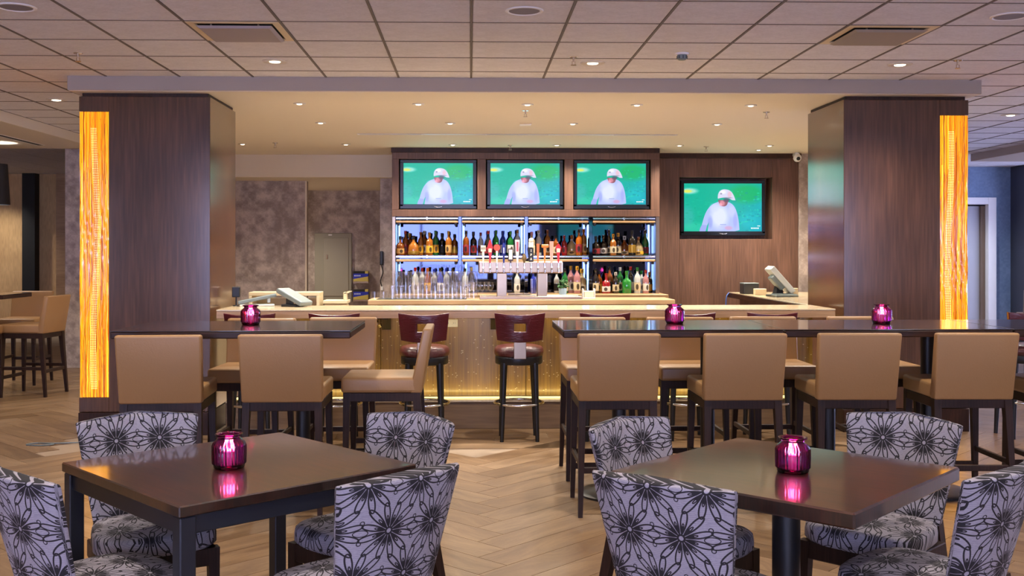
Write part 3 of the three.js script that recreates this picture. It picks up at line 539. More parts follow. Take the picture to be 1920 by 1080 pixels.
// ------------------------------------------------------------------ candle jars
const jarGlass = phys({ color: S('#ffffff'), transmission: 1, roughness: .04, thickness: .004, ior: 1.48, attenuationColor: new THREE.Color().setRGB(.5, .03, .38), attenuationDistance: .009 });
const flame = std({ color: S('#ff5060'), emissive: new THREE.Color().setRGB(1, .16, .12), emissiveIntensity: 5 }), wax = std({ color: S('#e8b0b8'), roughness: .5, emissive: new THREE.Color().setRGB(1, .1, .12), emissiveIntensity: .12 });
function jarBody() {
  const prof = [[.001, .003], [.046, .004], [.052, .0], [.0565, .006], [.057, .014], [.0595, .018], [.0605, .05], [.0605, .082], [.057, .094], [.046, .104], [.04, .11], [.037, .11], [.043, .1], [.053, .09], [.0555, .08], [.0555, .02], [.05, .01], [.001, .009]], n = 84, g = new THREE.LatheGeometry(prof.map(([r, y]) => new THREE.Vector2(r, y)), n), p = g.attributes.position;
  for (let i = 0; i < p.count; i++) { const y = p.getY(i); if (y < .017 || y > .1 || Math.hypot(p.getX(i), p.getZ(i)) < .0562) continue; const a = Math.atan2(p.getZ(i), p.getX(i)), k = 1 + .04 * Math.cos(a * 28) * Math.min(1, (.1 - y) / .012); p.setX(i, p.getX(i) * k); p.setZ(i, p.getZ(i) * k); }
  g.computeVertexNormals(); return g;
}
const jarGeo = jarBody();
function jar(label, x, y, Z) {
  const t = thing('candle_jar', label, 'candle jar', x, y, Z, 0, 'purple ribbed candle jars');
  part('ribbed_glass', jarGeo, jarGlass, t); part('rim', lathe([[.04, .109], [.041, .116], [.05, .12], [.051, .125], [.046, .126], [.038, .122], [.038, .11]], 40), jarGlass, t);
  const c = part('candle', move(cyl(.019, .019, .055, 18), 0, .005, 0), wax, t); part('flame', move(lathe([[.001, 0], [.006, .008], [.005, .018], [.001, .032]], 12), 0, .062, 0), flame, c);
  const L = new THREE.PointLight(new THREE.Color().setRGB(1, .22, .2), .12); L.name = 'candle_light'; L.position.set(0, .078, 0); L.castShadow = true; t.add(L); return t;
}
const j0 = jar('purple ribbed candle jar on the left dining table', -.884, .76, 3.85);
copy(j0, 'purple ribbed candle jar on the right dining table', 1.159, .76, 3.72);
[['purple ribbed candle jar on the left bar table', -1.408, 1.081, 6.727], ['purple ribbed candle jar on the right-hand bar tables, nearer the centre', 1.327, 1.081, 6.747], ['purple ribbed candle jar on the bar table before the right pillar', 2.672, 1.081, 6.708]].forEach((a) => copy(j0, ...a));

// ------------------------------------------------------------------ the bar
const goldTex = dataTex(512, 512, (u, v) => {
  const a = vnoise(u * 128, v * 4, 128, 4, 71), b = vnoise(u * 34, v * 2, 34, 2, 72), f = hash(Math.floor(u * 90), Math.floor(v * 128), 73) > .987 ? 1 : 0;
  return mix3(mix3([112, 82, 30], [164, 126, 50], .55 * a + .45 * b), [232, 214, 164], f * .8);
}, true, [1.1, 1.1]);
const goldPanel = phys({ map: goldTex, roughness: .36, metalness: .25, clearcoat: .5, clearcoatRoughness: .15, bumpMap: goldTex, bumpScale: .0012 });
const ledStrip = std({ color: S('#fff0b0'), emissive: new THREE.Color().setRGB(1, .84, .36), emissiveIntensity: 1.6 });
{
  const t = thing('bar_counter', 'long bar with a pale stone top and lit golden front panels', 'bar counter', .49, 0, 9.15), gx = (g) => { g.translate(-.49, 0, 9.15); return metric(g); };
  part('countertop', gx(span(-2.13, 3.11, 1.046, 1.06, 8.8, 9.46, .003)), M.counter, t);
  part('counter_edge', gx(merge([span(-2.128, 3.108, .984, 1.046, 8.802, 8.86, .003), span(-2.128, -2.07, .984, 1.046, 8.86, 9.45, .003), span(3.05, 3.108, .984, 1.046, 8.86, 9.45, .003), span(-2.07, 3.05, 1.0, 1.046, 8.86, 9.45, 0)])), M.counterEdge, t);
  for (let i = 0; i < 4; i++) part('front_panel', gx(span(-2.1 + i * 1.3, -2.1 + (i + 1) * 1.3 - .004, .255, 1.0, 9.36, 9.39, .002)), goldPanel, t);
  part('bar_body', gx(span(-2.1, 3.1, .02, 1.0, 9.39, 9.45, 0)), M.tableEdge, t);
  part('foot_step', gx(span(-2.12, 3.12, .0, .235, 9.1, 9.38, .004)), std({ map: woodTex([100, 76, 50], [130, 102, 70], 75, { size: .9, flip: true }), roughness: .45 }), t);
  part('step_top', gx(span(-2.12, 3.12, .235, .255, 9.09, 9.36, .003)), M.counter, t);
  part('light_strip', gx(span(-2.05, 3.05, .256, .268, 9.185, 9.2, .001)), ledStrip, t); part('light_strip', gx(span(-2.05, 3.05, .982, 1.0, 9.06, 9.09, .001)), ledStrip, t);
  for (const [x, y, Z, r, k] of [[.5, .276, 9.2, 1.0, 1.7], [.5, .974, 9.08, -1.0, 1.2]]) { const L = new THREE.RectAreaLight(new THREE.Color().setRGB(1, .82, .30), 11 * k, 5.1, .02); L.name = 'bar_strip_light'; L.position.set(x - .49, y, 9.15 - Z); L.rotation.x = r; t.add(L); }
  for (const x of [-1.75, -.75, .22, 1.1, 2.0, 2.8]) part('bracket', gx(merge([span(x - .05, x + .05, .966, .986, 8.95, 9.36, .002), taper(x, .85, -9.345, .08, .02, x, .966, -9.3, .08, .12)])), M.tableEdge, t);
  const o = thing('wall_outlet', 'white double electrical outlet on the golden bar front', 'outlet', -.175, .905, 9.355);
  part('cover_plate', cbox(.125, .068, .006, .002), M.white, o); for (const s of [-1, 1]) { const f = part('socket', cbox(.036, .03, .004, .004, s * .03, 0, .004), M.white, o); for (const d of [-1, 1]) part('slot', cbox(.003, .01, .002, .0005, s * .03 + d * .007, .002, .0062), M.black, f); }
  const h = thing('purse_hook', 'small brass purse hook with three knobs on the bar front', 'hook', -.84, .905, 9.352);
  part('back_plate', cbox(.03, .05, .005, .002, 0, .01, 0), M.steel, h); for (const [x, y] of [[0, .02], [-.035, -.018], [.035, -.018]]) part('knob', move(new THREE.SphereGeometry(.019, 16, 12), x, y, .022), std({ color: S('#e8d9a8'), metalness: 1, roughness: .2 }), h);
}
// inner work counter with the taps
{
  const t = thing('work_counter', 'inner work counter with a pale wooden edge behind the bar', 'counter', .525, 0, 10.88), gx = (g) => { g.translate(-.525, 0, 10.88); return metric(g); };
  part('worktop', gx(span(-1.04, 2.09, 1.005, 1.055, 10.6, 11.16, .004)), M.maple, t);
  part('cabinet', gx(span(-.92, 1.97, 0, .985, 10.72, 11.12, .004)), M.wallWood, t); part('rail', gx(span(-.95, 2.0, .96, 1.005, 10.68, 11.14, .003)), M.tableEdge, t);
  const m = single('bar_mat', 'thin black mat under the upside-down glasses', 'mat', cbox(.92, .005, .34, .002), M.blackMatt, -.5, 1.0575, 10.86);
  single('drip_tray', 'long stainless drip tray under the beer taps', 'tray', merge([cbox(1.05, .012, .3, .003, 0, .006, 0), cbox(1.05, .03, .012, .003, 0, .016, .15), cbox(1.05, .03, .012, .003, 0, .016, -.15), cbox(.012, .03, .3, .003, .52, .016, 0), cbox(.012, .03, .3, .003, -.52, .016, 0)]), M.steel, .62, 1.055, 10.83);
  const d = thing('beer_tower', 'stainless beer tap tower with twelve different handles', 'beer tap', .52, 1.067, 10.85);
  part('header', cbox(.876, .125, .12, .012, 0, .316, 0), M.steel, d);
  for (const x of [-.195, .225]) part('post', cbox(.105, .255, .1, .006, x, .1285, 0), M.steel, d);
  const label = (txt, bg, fg, w = 128, h = 128, rot = false) => std({ roughness: .4, map: canvasTex(w, h, (c) => { c.fillStyle = bg; c.fillRect(0, 0, w, h); c.fillStyle = fg; c.textAlign = 'center'; c.textBaseline = 'middle'; if (rot) { const n = txt.length; c.font = `bold ${h / n * .8}px sans-serif`; [...txt].forEach((k, i) => c.fillText(k, w / 2, h * (i + .5) / n)); } else { c.font = `bold ${h * .55}px sans-serif`; c.fillText(txt, w / 2, h / 2); } }) });
  const P = (hex, rough = .35) => std({ color: S(hex), roughness: rough });
  const kinds = [
    ['#e8e0d0', .185, 'paddle', '805'], ['#c01c1c', .24, 'shield'], ['#f0e8e0', .2, 'disc', '#d84a20'], ['#1c2a86', .21, 'spindle'], ['#efe9dc', .15, 'board', '#3a2018'], ['#e9e6ea', .24, 'flare'],
    ['#7a6440', .1, 'small'], ['#f0ead8', .26, 'ipa', 'IPA'], ['#c86a1c', .2, 'blade'], ['#cf7c1e', .2, 'hammer'], ['#e8a890', .225, 'plank'], ['#c41e28', .2, 'shield'],
  ];
  kinds.forEach(([hex, h, kind, extra], i) => {
    const x = -.388 + i * .0706, f = part('faucet', merge([metric(move(cyl(.009, .009, .05, 10), x, .31, .085)), metric((() => { const g = cyl(.008, .008, .06, 10); g.rotateX(Math.PI / 2); g.translate(x, .318, .055); return g; })()), metric(tube([[x, .318, .1], [x, .3, .118], [x, .262, .12]], .007, 10, 8))]), M.chrome, d);
    const y = .36, m = P(hex), mk = (g, mm = m) => part('tap_handle', g, mm, f);
    const z = .085;
    const two = (gs, mm) => { const hd = mk(gs, mm || m); return hd; };
    if (kind === 'paddle') { two(merge([taper(x, y, z, .014, .014, x, y + .12, z, .024, .016), cbox(.052, .06, .014, .003, x, y + .15, z)])); part('tap_sign', cbox(.05, .056, .002, .0005, x, y + .15, z + .008), label(extra, '#e8dfc8', '#3a3028'), f); fixUV(f.children.at(-1).geometry); }
    else if (kind === 'shield') { two(merge([taper(x, y, z, .013, .013, x, y + .09, z, .03, .016), taper(x, y + .09, z, .03, .016, x, y + .16, z, .06, .02), taper(x, y + .16, z, .06, .02, x, y + h, z, .012, .012)])); part('tap_sign', cbox(.034, .04, .004, .002, x, y + .13, z + .01), P('#f3e2c0'), f); }
    else if (kind === 'disc') { two(metric(taper(x, y, z, .014, .014, x, y + .14, z, .022, .018))); part('tap_sign', (() => { const g = cyl(.034, .034, .014, 24); g.rotateX(Math.PI / 2); g.translate(x, y + .16, z); return g; })(), P(extra), f); part('tap_sign', move(new THREE.SphereGeometry(.012, 12, 8), x, y + .2, z), P('#2f8a3a'), f); }
    else if (kind === 'spindle') { two(move(lathe([[.006, 0], [.012, .04], [.009, .08], [.02, .12], [.018, .17], [.008, h]], 16), x, y, z)); part('tap_sign', cbox(.012, .06, .004, .001, x, y + .13, z + .018), P('#cdd6ee'), f); }
    else if (kind === 'board') { two(merge([cbox(.054, .13, .016, .004, x, y + .085, z), taper(x, y - .01, z, .012, .012, x, y + .03, z, .018, .014)]), P(extra)); part('tap_sign', cbox(.036, .1, .004, .002, x, y + .088, z + .008), m, f); }
    else if (kind === 'flare') { two(metric(taper(x, y, z, .014, .014, x, y + h, z, .05, .022))); part('tap_sign', cbox(.022, .1, .003, .001, x, y + .17, z + .011), P('#b8505a'), f); }
    else if (kind === 'small') two(move(lathe([[.006, 0], [.014, .02], [.026, .045], [.02, .075], [.006, h]], 14), x, y, z));
    else if (kind === 'ipa') { two(merge([cbox(.05, .145, .018, .004, x, y + .085, z)]), P('#15120f')); part('tap_sign', cbox(.04, .13, .002, .0005, x, y + .085, z + .0098), label(extra, '#15120f', '#f2ead0', 64, 192, true), f); fixUV(f.children.at(-1).geometry); part('tap_sign', merge([cbox(.05, .06, .018, .004, x, y + .19, z), metric(move(new THREE.SphereGeometry(.024, 14, 10), x, y + .235, z))]), m, f); }
    else if (kind === 'blade') two(metric(taper(x, y, z, .014, .012, x, y + h, z, .034, .018)));
    else if (kind === 'hammer') two(merge([taper(x, y, z, .014, .012, x, y + .16, z, .026, .02), cbox(.075, .036, .03, .006, x + .004, y + .175, z)]));
    else if (kind === 'plank') two(metric(taper(x, y, z, .026, .014, x, y + h, z, .042, .018)));
  });
}
function fixUV(g) { const p = g.attributes.position, uv = g.attributes.uv; g.computeBoundingBox(); const b = g.boundingBox; for (let i = 0; i < uv.count; i++) uv.setXY(i, (p.getX(i) - b.min.x) / (b.max.x - b.min.x), (p.getY(i) - b.min.y) / (b.max.y - b.min.y)); }

// ------------------------------------------------------------------ back bar: television cabinet, shelving, bottles
const screenTex = canvasTex(768, 432, (c, w, h) => {                // a golf broadcast: player in a white shirt and cap, looking down
  let g = c.createLinearGradient(0, 0, w, h); g.addColorStop(0, '#069a84'); g.addColorStop(.45, '#049a80'); g.addColorStop(1, '#0593a8'); c.fillStyle = g; c.fillRect(0, 0, w, h);
  const blob = (x, y, rx, ry, col, a) => { c.save(); c.translate(x, y); c.scale(rx, ry); const q = c.createRadialGradient(0, 0, 0, 0, 0, 1); q.addColorStop(0, col); q.addColorStop(.5, col); q.addColorStop(1, col + '00'); c.globalAlpha = a; c.fillStyle = q; c.beginPath(); c.arc(0, 0, 1, 0, 7); c.fill(); c.restore(); };
  const shape = (col, pts) => { c.fillStyle = col; c.beginPath(); pts.forEach((p, i) => (i ? (p.length > 2 ? c.bezierCurveTo(...p) : c.lineTo(...p)) : c.moveTo(...p))); c.closePath(); c.fill(); };
  blob(620, 90, 230, 110, '#069a52', .8); blob(50, 68, 110, 34, '#8fc4b4', .9); blob(34, 70, 55, 18, '#c8c84a', .9); blob(30, 300, 90, 120, '#3c9c98', .6); blob(120, 400, 170, 60, '#3cb898', .5); blob(640, 330, 120, 90, '#12a4b0', .6);
  for (let i = 0; i < 90; i++) blob(rr(460, w), rr(70, h), rr(4, 26), rr(3, 12), rnd() < .5 ? '#22b89c' : '#047c84', .5);
  for (let i = 0; i < 40; i++) blob(rr(0, 260), rr(120, h), rr(4, 30), rr(3, 10), rnd() < .5 ? '#10a888' : '#04866a', .4);
  shape('#9aa6d6', [[176, 372], [200, 290, 222, 200, 330, 168], [372, 150], [450, 172], [520, 200, 540, 300, 548, 420], [500, 432], [232, 432], [246, 346], [228, 378]]);
  shape('#8a94cc', [[176, 372], [228, 378], [212, 432], [150, 432], [160, 400]]);
  blob(350, 300, 110, 130, '#c2c8e4', .9); blob(300, 220, 60, 50, '#b4bce0', .7); blob(470, 250, 46, 70, '#b0b4de', .7); blob(258, 350, 30, 70, '#7c86c4', .6); blob(505, 340, 26, 80, '#868cc8', .6); blob(400, 390, 70, 22, '#a4aad6', .8);
  shape('#7a4a54', [[336, 150], [346, 206, 400, 224, 426, 190], [440, 150]]); blob(376, 178, 36, 34, '#c07888', .9); blob(362, 190, 20, 18, '#d898a8', .7); blob(420, 150, 40, 22, '#4c4458', .8);
  shape('#b8b8cc', [[334, 138], [326, 70, 372, 44, 420, 54], [470, 60, 486, 96, 500, 128], [508, 152], [474, 150], [440, 128, 390, 120, 334, 138]]); blob(384, 78, 40, 22, '#cfd0de', .9); blob(450, 100, 26, 34, '#c89aa8', .7); blob(366, 92, 13, 9, '#77738e', .9); blob(430, 130, 60, 9, '#6a6880', .6);
  blob(440, 402, 50, 24, '#b888a8', .7); c.fillStyle = '#7884b4'; c.fillRect(356, 368, 60, 5);
  c.fillStyle = '#d4e4e4'; for (const [x, ww] of [[662, 14], [680, 9], [693, 16], [713, 8], [725, 14]]) c.fillRect(x, 398, ww, 11); c.fillRect(724, 380, 30, 6);
});
const screenMat = std({ color: S('#050505'), emissive: new THREE.Color(1, 1, 1), emissiveMap: screenTex, emissiveIntensity: 1.45, roughness: .25 });
const bezel = std({ color: S('#101418'), roughness: .25 });
function television(label, x, y, Z, w, h, turn = 0, group = 'wall televisions showing golf', power = 1.2) {
  const t = thing('television', label, 'television', x, y, Z, turn, group), b = .045;
  part('casing', cbox(w, h, .06, .006, 0, 0, 0), bezel, t);
  const s = new THREE.PlaneGeometry(w - b * 2, h - b * 2.2); part('screen', move(s, 0, .008, .0305), screenMat, t);
  part('bezel_rim', merge([cbox(w, b * .9, .012, .003, 0, h / 2 - b * .45, .034), cbox(w, b * 1.25, .012, .003, 0, -h / 2 + b * .62, .034), cbox(b * .9, h - .06, .012, .003, w / 2 - b * .45, 0, .034), cbox(b * .9, h - .06, .012, .003, -w / 2 + b * .45, 0, .034)]), bezel, t);
  part('brand_bar', tube([[-.05, -h / 2 + b * .62, .042], [0, -h / 2 + b * .42, .044], [.05, -h / 2 + b * .62, .042]], .004, 12, 6), M.chrome, t, 'small curved chrome mark');
  const L = new THREE.RectAreaLight(new THREE.Color().setRGB(.16, .72, .66), power, w - b * 2, h - b * 2.2); L.name = 'screen_light'; L.position.set(0, .008, .05); L.rotation.y = Math.PI; t.add(L); return t;
}
{
  const x0 = -1.008, x1 = 2.45, Z0 = 13.45, t = thing('television_cabinet', 'brown wooden cabinet holding three televisions above the bottle shelves', 'cabinet', 0, 0, 0);
  part('top_rail', span(x0, x1, 2.735, 2.82, Z0, Z0 + .5, .003), M.wallWood, t); part('crown', span(x0 - .012, x1 + .0, 2.82, 2.88, Z0 - .012, Z0 + .5, .003), M.tableEdge, t);
  part('bottom_rail', span(x0, x1, 1.995, 2.085, Z0, Z0 + .5, .003), M.wallWood, t);
  for (const [a, b] of [[x0, -.92], [.09, .2], [1.215, 1.33], [2.335, x1]]) part('stile', span(a, b, 2.085, 2.735, Z0, Z0 + .5, .003), M.wallWood, t);
  part('back_board', span(x0 + .005, x1 - .005, 2.0, 2.8, Z0 + .44, Z0 + .5, 0), M.blackMatt, t);
  [[-.415, 'left'], [.707, 'middle'], [1.83, 'right']].forEach(([x, w]) => television(`flat television showing golf, ${w} of the three above the bottles`, x, 2.412, Z0 + .07, .985, .63));
  television('flat television showing golf, alone in the panelled wall at right', 3.49, 2.145, 14.36, 1.17, .76);
  television('large television on the window wall behind the viewer', 3.4, 1.95, -2.94, 1.7, .96, Math.PI);
  // shelving
  const s = thing('bottle_shelving', 'mirrored bottle shelving with chrome rails and blue lights', 'shelving', 0, 0, 0);
  const posts = [[x0, -.965], [-.155, -.115], [.7, .745], [1.535, 1.58], [2.405, x1]], Zb = Z0 + .45;
  for (let i = 0; i < 4; i++) part('mirror_panel', span(posts[i][1], posts[i + 1][0], 1.0, 1.995, Zb - .012, Zb, .002), M.mirror, s);
  posts.forEach(([a, b], i) => part('upright', span(a, b, 1.0, 1.995, Z0 + .02, Zb, .003), i === 0 || i === 4 ? M.steel : M.mirror, s));
  part('shelving_back', span(x0, x1, 1.0, 1.994, Zb, Zb + .05, 0), M.blackMatt, s);
  const blueGlow = std({ color: S('#a8c8ff'), emissive: new THREE.Color().setRGB(.25, .5, 1), emissiveIntensity: 3.2 });
  for (let i = 0; i < 4; i++) {
    const a = posts[i][1] + .004, b = posts[i + 1][0] - .004;
    part('glass_shelf', span(a, b, 1.482, 1.494, Z0 + .06, Zb - .02, .002), M.glass, s);
    for (const y of [1.972, 1.478]) part('chrome_rail', merge([span(a, b, y - .012, y + .012, Z0 + .03, Z0 + .05, .004), span((a + b) / 2 - .012, (a + b) / 2 + .012, y - .02, y + .02, Z0 + .02, Z0 + .05, .004)]), M.chrome, s);
    for (const y of [1.93, 1.428]) part('wood_rail', span(a, b, y - .016, y + .016, Z0 + .025, Z0 + .06, .008), M.maple, s);
    for (const [xa, y] of [[a + .03, 1.9], [b - .03, 1.9], [a + .03, 1.4], [b - .03, 1.4]]) part('clip', cbox(.035, .045, .04, .006, xa, y, -Z0 - .08), M.darkPlastic, s);
  }
  for (const [x, y0, y1] of [[posts[0][1] + .025, 1.52, 1.9], [posts[0][1] + .025, 1.03, 1.4], [posts[4][0] - .03, 1.52, 1.9], [posts[4][0] - .03, 1.03, 1.4], [.68, 1.52, 1.9], [-.09, 1.52, 1.9], [-.06, 1.03, 1.4], [1.51, 1.03, 1.4], [1.51, 1.6, 1.9]]) {
    part('blue_light', span(x - .012, x + .012, y0, y1, Zb - .06, Zb - .035, .004), blueGlow, s, 'vertical blue-white light strip');
    const L = new THREE.RectAreaLight(new THREE.Color().setRGB(.22, .42, 1), 5, .02, y1 - y0); L.name = 'blue_strip_light'; L.position.set(x, (y0 + y1) / 2, -(Zb - .066)); L.rotation.y = Math.PI; s.add(L);
  }
  const cb = thing('back_counter', 'pale wooden back counter under the bottle shelving', 'counter', 0, 0, 0);
  part('worktop', span(-.95, 2.5, .955, 1.0, 13.1, 13.9, .004), M.maple, cb); part('cabinet', span(-.93, 2.48, 0, .95, 13.2, 13.9, .004), M.wallWood, cb);
}
// bottles: profile kinds as [radius, height] pairs for a 0.3 m bottle
const glassOf = (hex, rough = .08) => phys({ color: S(hex), roughness: rough, clearcoat: 1, clearcoatRoughness: .05 });
const BG = { amber: glassOf('#7a3c10'), honey: glassOf('#94561a'), green: glassOf('#14602a'), dark: glassOf('#1c1712'), clear: glassOf('#b9bcb8'), blue: glassOf('#1c2f9a'), red: glassOf('#8c1018'), bright: glassOf('#1f7a2c'), pale: glassOf('#a8946a'), olive: glassOf('#3c4a1c'), pink: glassOf('#a87478'), orange: glassOf('#a0540f') };
const labelPrint = canvasTex(256, 128, (c, w, h) => {
  c.fillStyle = '#ffffff'; c.fillRect(0, 0, w, h); c.fillStyle = '#3a322a';
  for (const x of [64, 192]) { c.globalAlpha = .85; c.fillRect(x - 40, 14, 80, 4); c.fillRect(x - 40, 110, 80, 4); c.fillRect(x - 32, 30, 64, 13); c.beginPath(); c.ellipse(x, 66, 17, 16, 0, 0, 7); c.fill(); c.globalAlpha = .6; for (let k = 0; k < 3; k++) c.fillRect(x - 30 + k * 4, 90 + k * 6, 60 - k * 8, 3); }
  c.globalAlpha = 1;
});
labelPrint.offset.x = .25;
const LB = { cream: std({ map: labelPrint, color: S('#c8b894'), roughness: .7 }), white: std({ map: labelPrint, color: S('#cfccc4'), roughness: .7 }), tan: std({ map: labelPrint, color: S('#c89a58'), roughness: .7 }), black: std({ color: S('#1a1816'), roughness: .6 }), red: std({ map: labelPrint, color: S('#8a1c20'), roughness: .6 }), yellow: std({ map: labelPrint, color: S('#d8a42a'), roughness: .6 }), gold: std({ color: S('#b08a3a'), metalness: .7, roughness: .35 }) };
const PROF = {
  round: [[.036, 0], [.038, .006], [.038, .17], [.034, .19], [.016, .215], [.0135, .225], [.0135, .285]],
  squat: [[.046, 0], [.048, .006], [.048, .13], [.042, .15], [.018, .175], [.015, .185], [.015, .255]],
  tall: [[.034, 0], [.036, .006], [.036, .19], [.03, .215], [.015, .245], [.013, .255], [.013, .315]],
  flask: [[.05, 0], [.053, .01], [.056, .07], [.05, .115], [.025, .15], [.014, .165], [.014, .225]],
  champagne: [[.04, 0], [.042, .006], [.042, .14], [.034, .18], [.018, .225], [.015, .24], [.015, .31]],
};
const bottleParts = {};
function bottle(name, label, prof, glass, lab, cap, x, y, Z, k, group) {
  const t = thing('bottle', label, 'bottle', x, y, Z, rr(-.4, .4), group), p = PROF[prof], key = prof;
  if (!bottleParts[key]) { const r = p[2][0], hy = p[2][1], top = p.at(-1); bottleParts[key] = [lathe([[.001, 0], ...p, [.001, top[1]]], 18), lathe([[r + .0008, hy * .18], [r + .0012, hy * .2], [r + .0012, hy * .7], [r + .0008, hy * .72]], 18), lathe([[top[0] + .001, top[1] - .04], [top[0] + .003, top[1] - .036], [top[0] + .003, top[1] + .006], [.001, top[1] + .008]], 14)]; }
  const [b, l, c] = bottleParts[key]; t.scale.set(k * 1.14, k, k * 1.14);
  part('glass_body', b, BG[glass], t); if (lab) part('paper_label', l, LB[lab], t); part('cap', c, cap in BG ? BG[cap] : LB[cap], t); return t;
}
const shelfX = (s) => -1.008 + s * .00689;                          // s counts 1/502 of the shelving's width from its left end
const bays = ['first bay', 'second bay', 'third bay', 'fourth bay'];
const bayOf = (s) => (s < 126 ? 0 : s < 250 ? 1 : s < 372 ? 2 : 3);
const up = [[14, 'squat', 'amber', 'tan', 'black', .95], [23, 'tall', 'amber', 'red', 'red', 1], [30, 'round', 'amber', 'cream', 'gold', 1], [39, 'flask', 'honey', 'gold', 'black', 1.1], [52, 'tall', 'honey', 'yellow', 'amber', .95], [58, 'tall', 'amber', 'white', 'white', 1], [69, 'round', 'honey', 'yellow', 'gold', 1.02], [80, 'tall', 'green', 'yellow', 'green', 1.0], [92, 'round', 'dark', 'black', 'black', 1], [105, 'tall', 'honey', 'tan', 'gold', .98], [116, 'round', 'amber', 'gold', 'dark', .95],
  [138, 'tall', 'amber', 'red', 'dark', 1], [152, 'round', 'dark', 'red', 'black', 1.06], [166, 'tall', 'clear', 'red', 'red', .93], [180, 'champagne', 'dark', 'red', 'red', 1.02], [195, 'tall', 'bright', 'red', 'green', 1.02], [209, 'tall', 'blue', 'white', 'blue', 1], [222, 'tall', 'green', 'white', 'bright', .98], [236, 'tall', 'clear', 'white', 'honey', 1.05],
  [262, 'round', 'pale', 'cream', 'pink', 1.05], [276, 'tall', 'clear', 'black', 'white', 1.02], [294, 'tall', 'honey', 'cream', 'amber', 1.05], [308, 'round', 'amber', 'cream', 'black', .9], [325, 'round', 'red', 'red', 'red', .9], [341, 'flask', 'pale', 'tan', 'honey', 1.15], [352, 'tall', 'orange', 'red', 'dark', 1.05], [362, 'tall', 'honey', 'tan', 'orange', 1.08],
  [384, 'squat', 'dark', 'red', 'black', .95], [400, 'squat', 'dark', 'white', 'dark', 1.02], [412, 'champagne', 'dark', 'cream', 'dark', 1.08], [417, 'round', 'honey', 'cream', 'yellow', .95], [428, 'round', 'dark', 'cream', 'yellow', 1], [442, 'flask', 'amber', 'cream', 'white', 1.1], [453, 'round', 'dark', 'gold', 'black', 1.12], [467, 'flask', 'pale', 'yellow', 'amber', 1.05], [482, 'champagne', 'green', 'red', 'dark', 1.06]];
const seenIn = {};
up.forEach(([s, p, g, l, c, k]) => { const b = bayOf(s), n = (seenIn[b] = (seenIn[b] ?? -1) + 1); bottle('bottle', `${g === 'bright' ? 'bright green' : g} bottle with ${l} label, ${ord[n]} from left, upper shelf, ${bays[b]}`, p, g, l, c, shelfX(s), 1.495, 13.67 + (n % 3 - 1) * .085, k, 'bottles on the upper shelf'); });
const low = [[14, 'round', 'dark', null, 'black', 1], [30, 'round', 'dark', null, 'dark', 1], [43, 'tall', 'clear', 'white', 'red', 1.05], [55, 'tall', 'clear', 'white', 'red', 1.02], [66, 'tall', 'amber', 'yellow', 'orange', 1.03], [78, 'round', 'clear', 'black', 'blue', 1.08], [90, 'tall', 'blue', 'white', 'dark', 1.03], [101, 'tall', 'clear', 'white', 'blue', 1.02], [113, 'tall', 'dark', 'black', 'dark', 1.02], [136, 'tall', 'clear', 'white', 'dark', 1.02], [148, 'tall', 'dark', 'cream', 'pale', 1.05],
  [234, 'tall', 'clear', 'white', 'white', .95], [264, 'tall', 'blue', null, 'blue', .9], [310, 'tall', 'clear', 'black', 'black', .9], [324, 'tall', 'green', 'cream', 'dark', 1.0], [337, 'tall', 'pink', 'white', 'gold', 1.1], [347, 'tall', 'pink', 'cream', 'yellow', 1.1], [358, 'squat', 'pale', 'cream', 'yellow', 1.22],
  [382, 'tall', 'dark', 'cream', 'dark', 1.0], [391, 'round', 'orange', 'yellow', 'black', 1.0], [402, 'squat', 'red', 'white', 'red', 1], [411, 'tall', 'amber', 'black', 'dark', 1.08], [420, 'round', 'dark', 'cream', 'white', .95], [431, 'tall', 'green', 'cream', 'clear', 1.05], [441, 'squat', 'bright', null, 'bright', 1.12], [451, 'tall', 'dark', 'white', 'red', 1.08], [461, 'tall', 'clear', 'cream', 'green', 1.05], [472, 'round', 'clear', 'white', 'green', 1], [477, 'tall', 'pink', 'white', 'red', .95], [487, 'round', 'dark', 'gold', 'amber', .95]];
const seenLow = {};
low.forEach(([s, p, g, l, c, k]) => { const b = bayOf(s), n = (seenLow[b] = (seenLow[b] ?? -1) + 1); bottle('bottle', `${g === 'bright' ? 'bright green' : g} bottle${l ? ` with ${l} label` : ''}, ${ord[n]} from left on back counter, ${bays[b]}`, p, g, l, c, shelfX(s), 1.0, 13.5 + (n % 2) * .13, k, 'bottles on the back counter'); });

// glasses on the inner counter
const pintGeo = lathe([[.001, .004], [.028, .004], [.03, 0], [.032, .002], [.041, .138], [.0395, .138], [.0305, .012], [.001, .01]], 20, .5);
const pintFlip = (() => { const g = pintGeo.clone(); g.rotateX(Math.PI); g.translate(0, .138, 0); return g; })();
const rocksGeo = lathe([[.001, .012], [.034, .012], [.036, 0], [.04, .004], [.043, .08], [.041, .08], [.036, .018], [.001, .016]], 20, .5);
const wineGeo = lathe([[.034, 0], [.032, .004], [.006, .008], [.005, .07], [.02, .085], [.034, .115], [.034, .14], [.028, .17], [.0265, .17], [.032, .14], [.032, .117], [.018, .09], [.001, .084]], 20, .5);
const glassThing = (name, label, geo, x, y, Z, group) => single(name, label, 'glass', geo, M.glass, x, y, Z, 0, group);
for (const i of [0, 1]) glassThing('rocks_glass', `short clear rocks glass, ${i ? 'second from' : 'at'} the left end of the inner counter`, rocksGeo, -.985 + i * .092, 1.056, 10.75, 'short glasses on the inner counter');
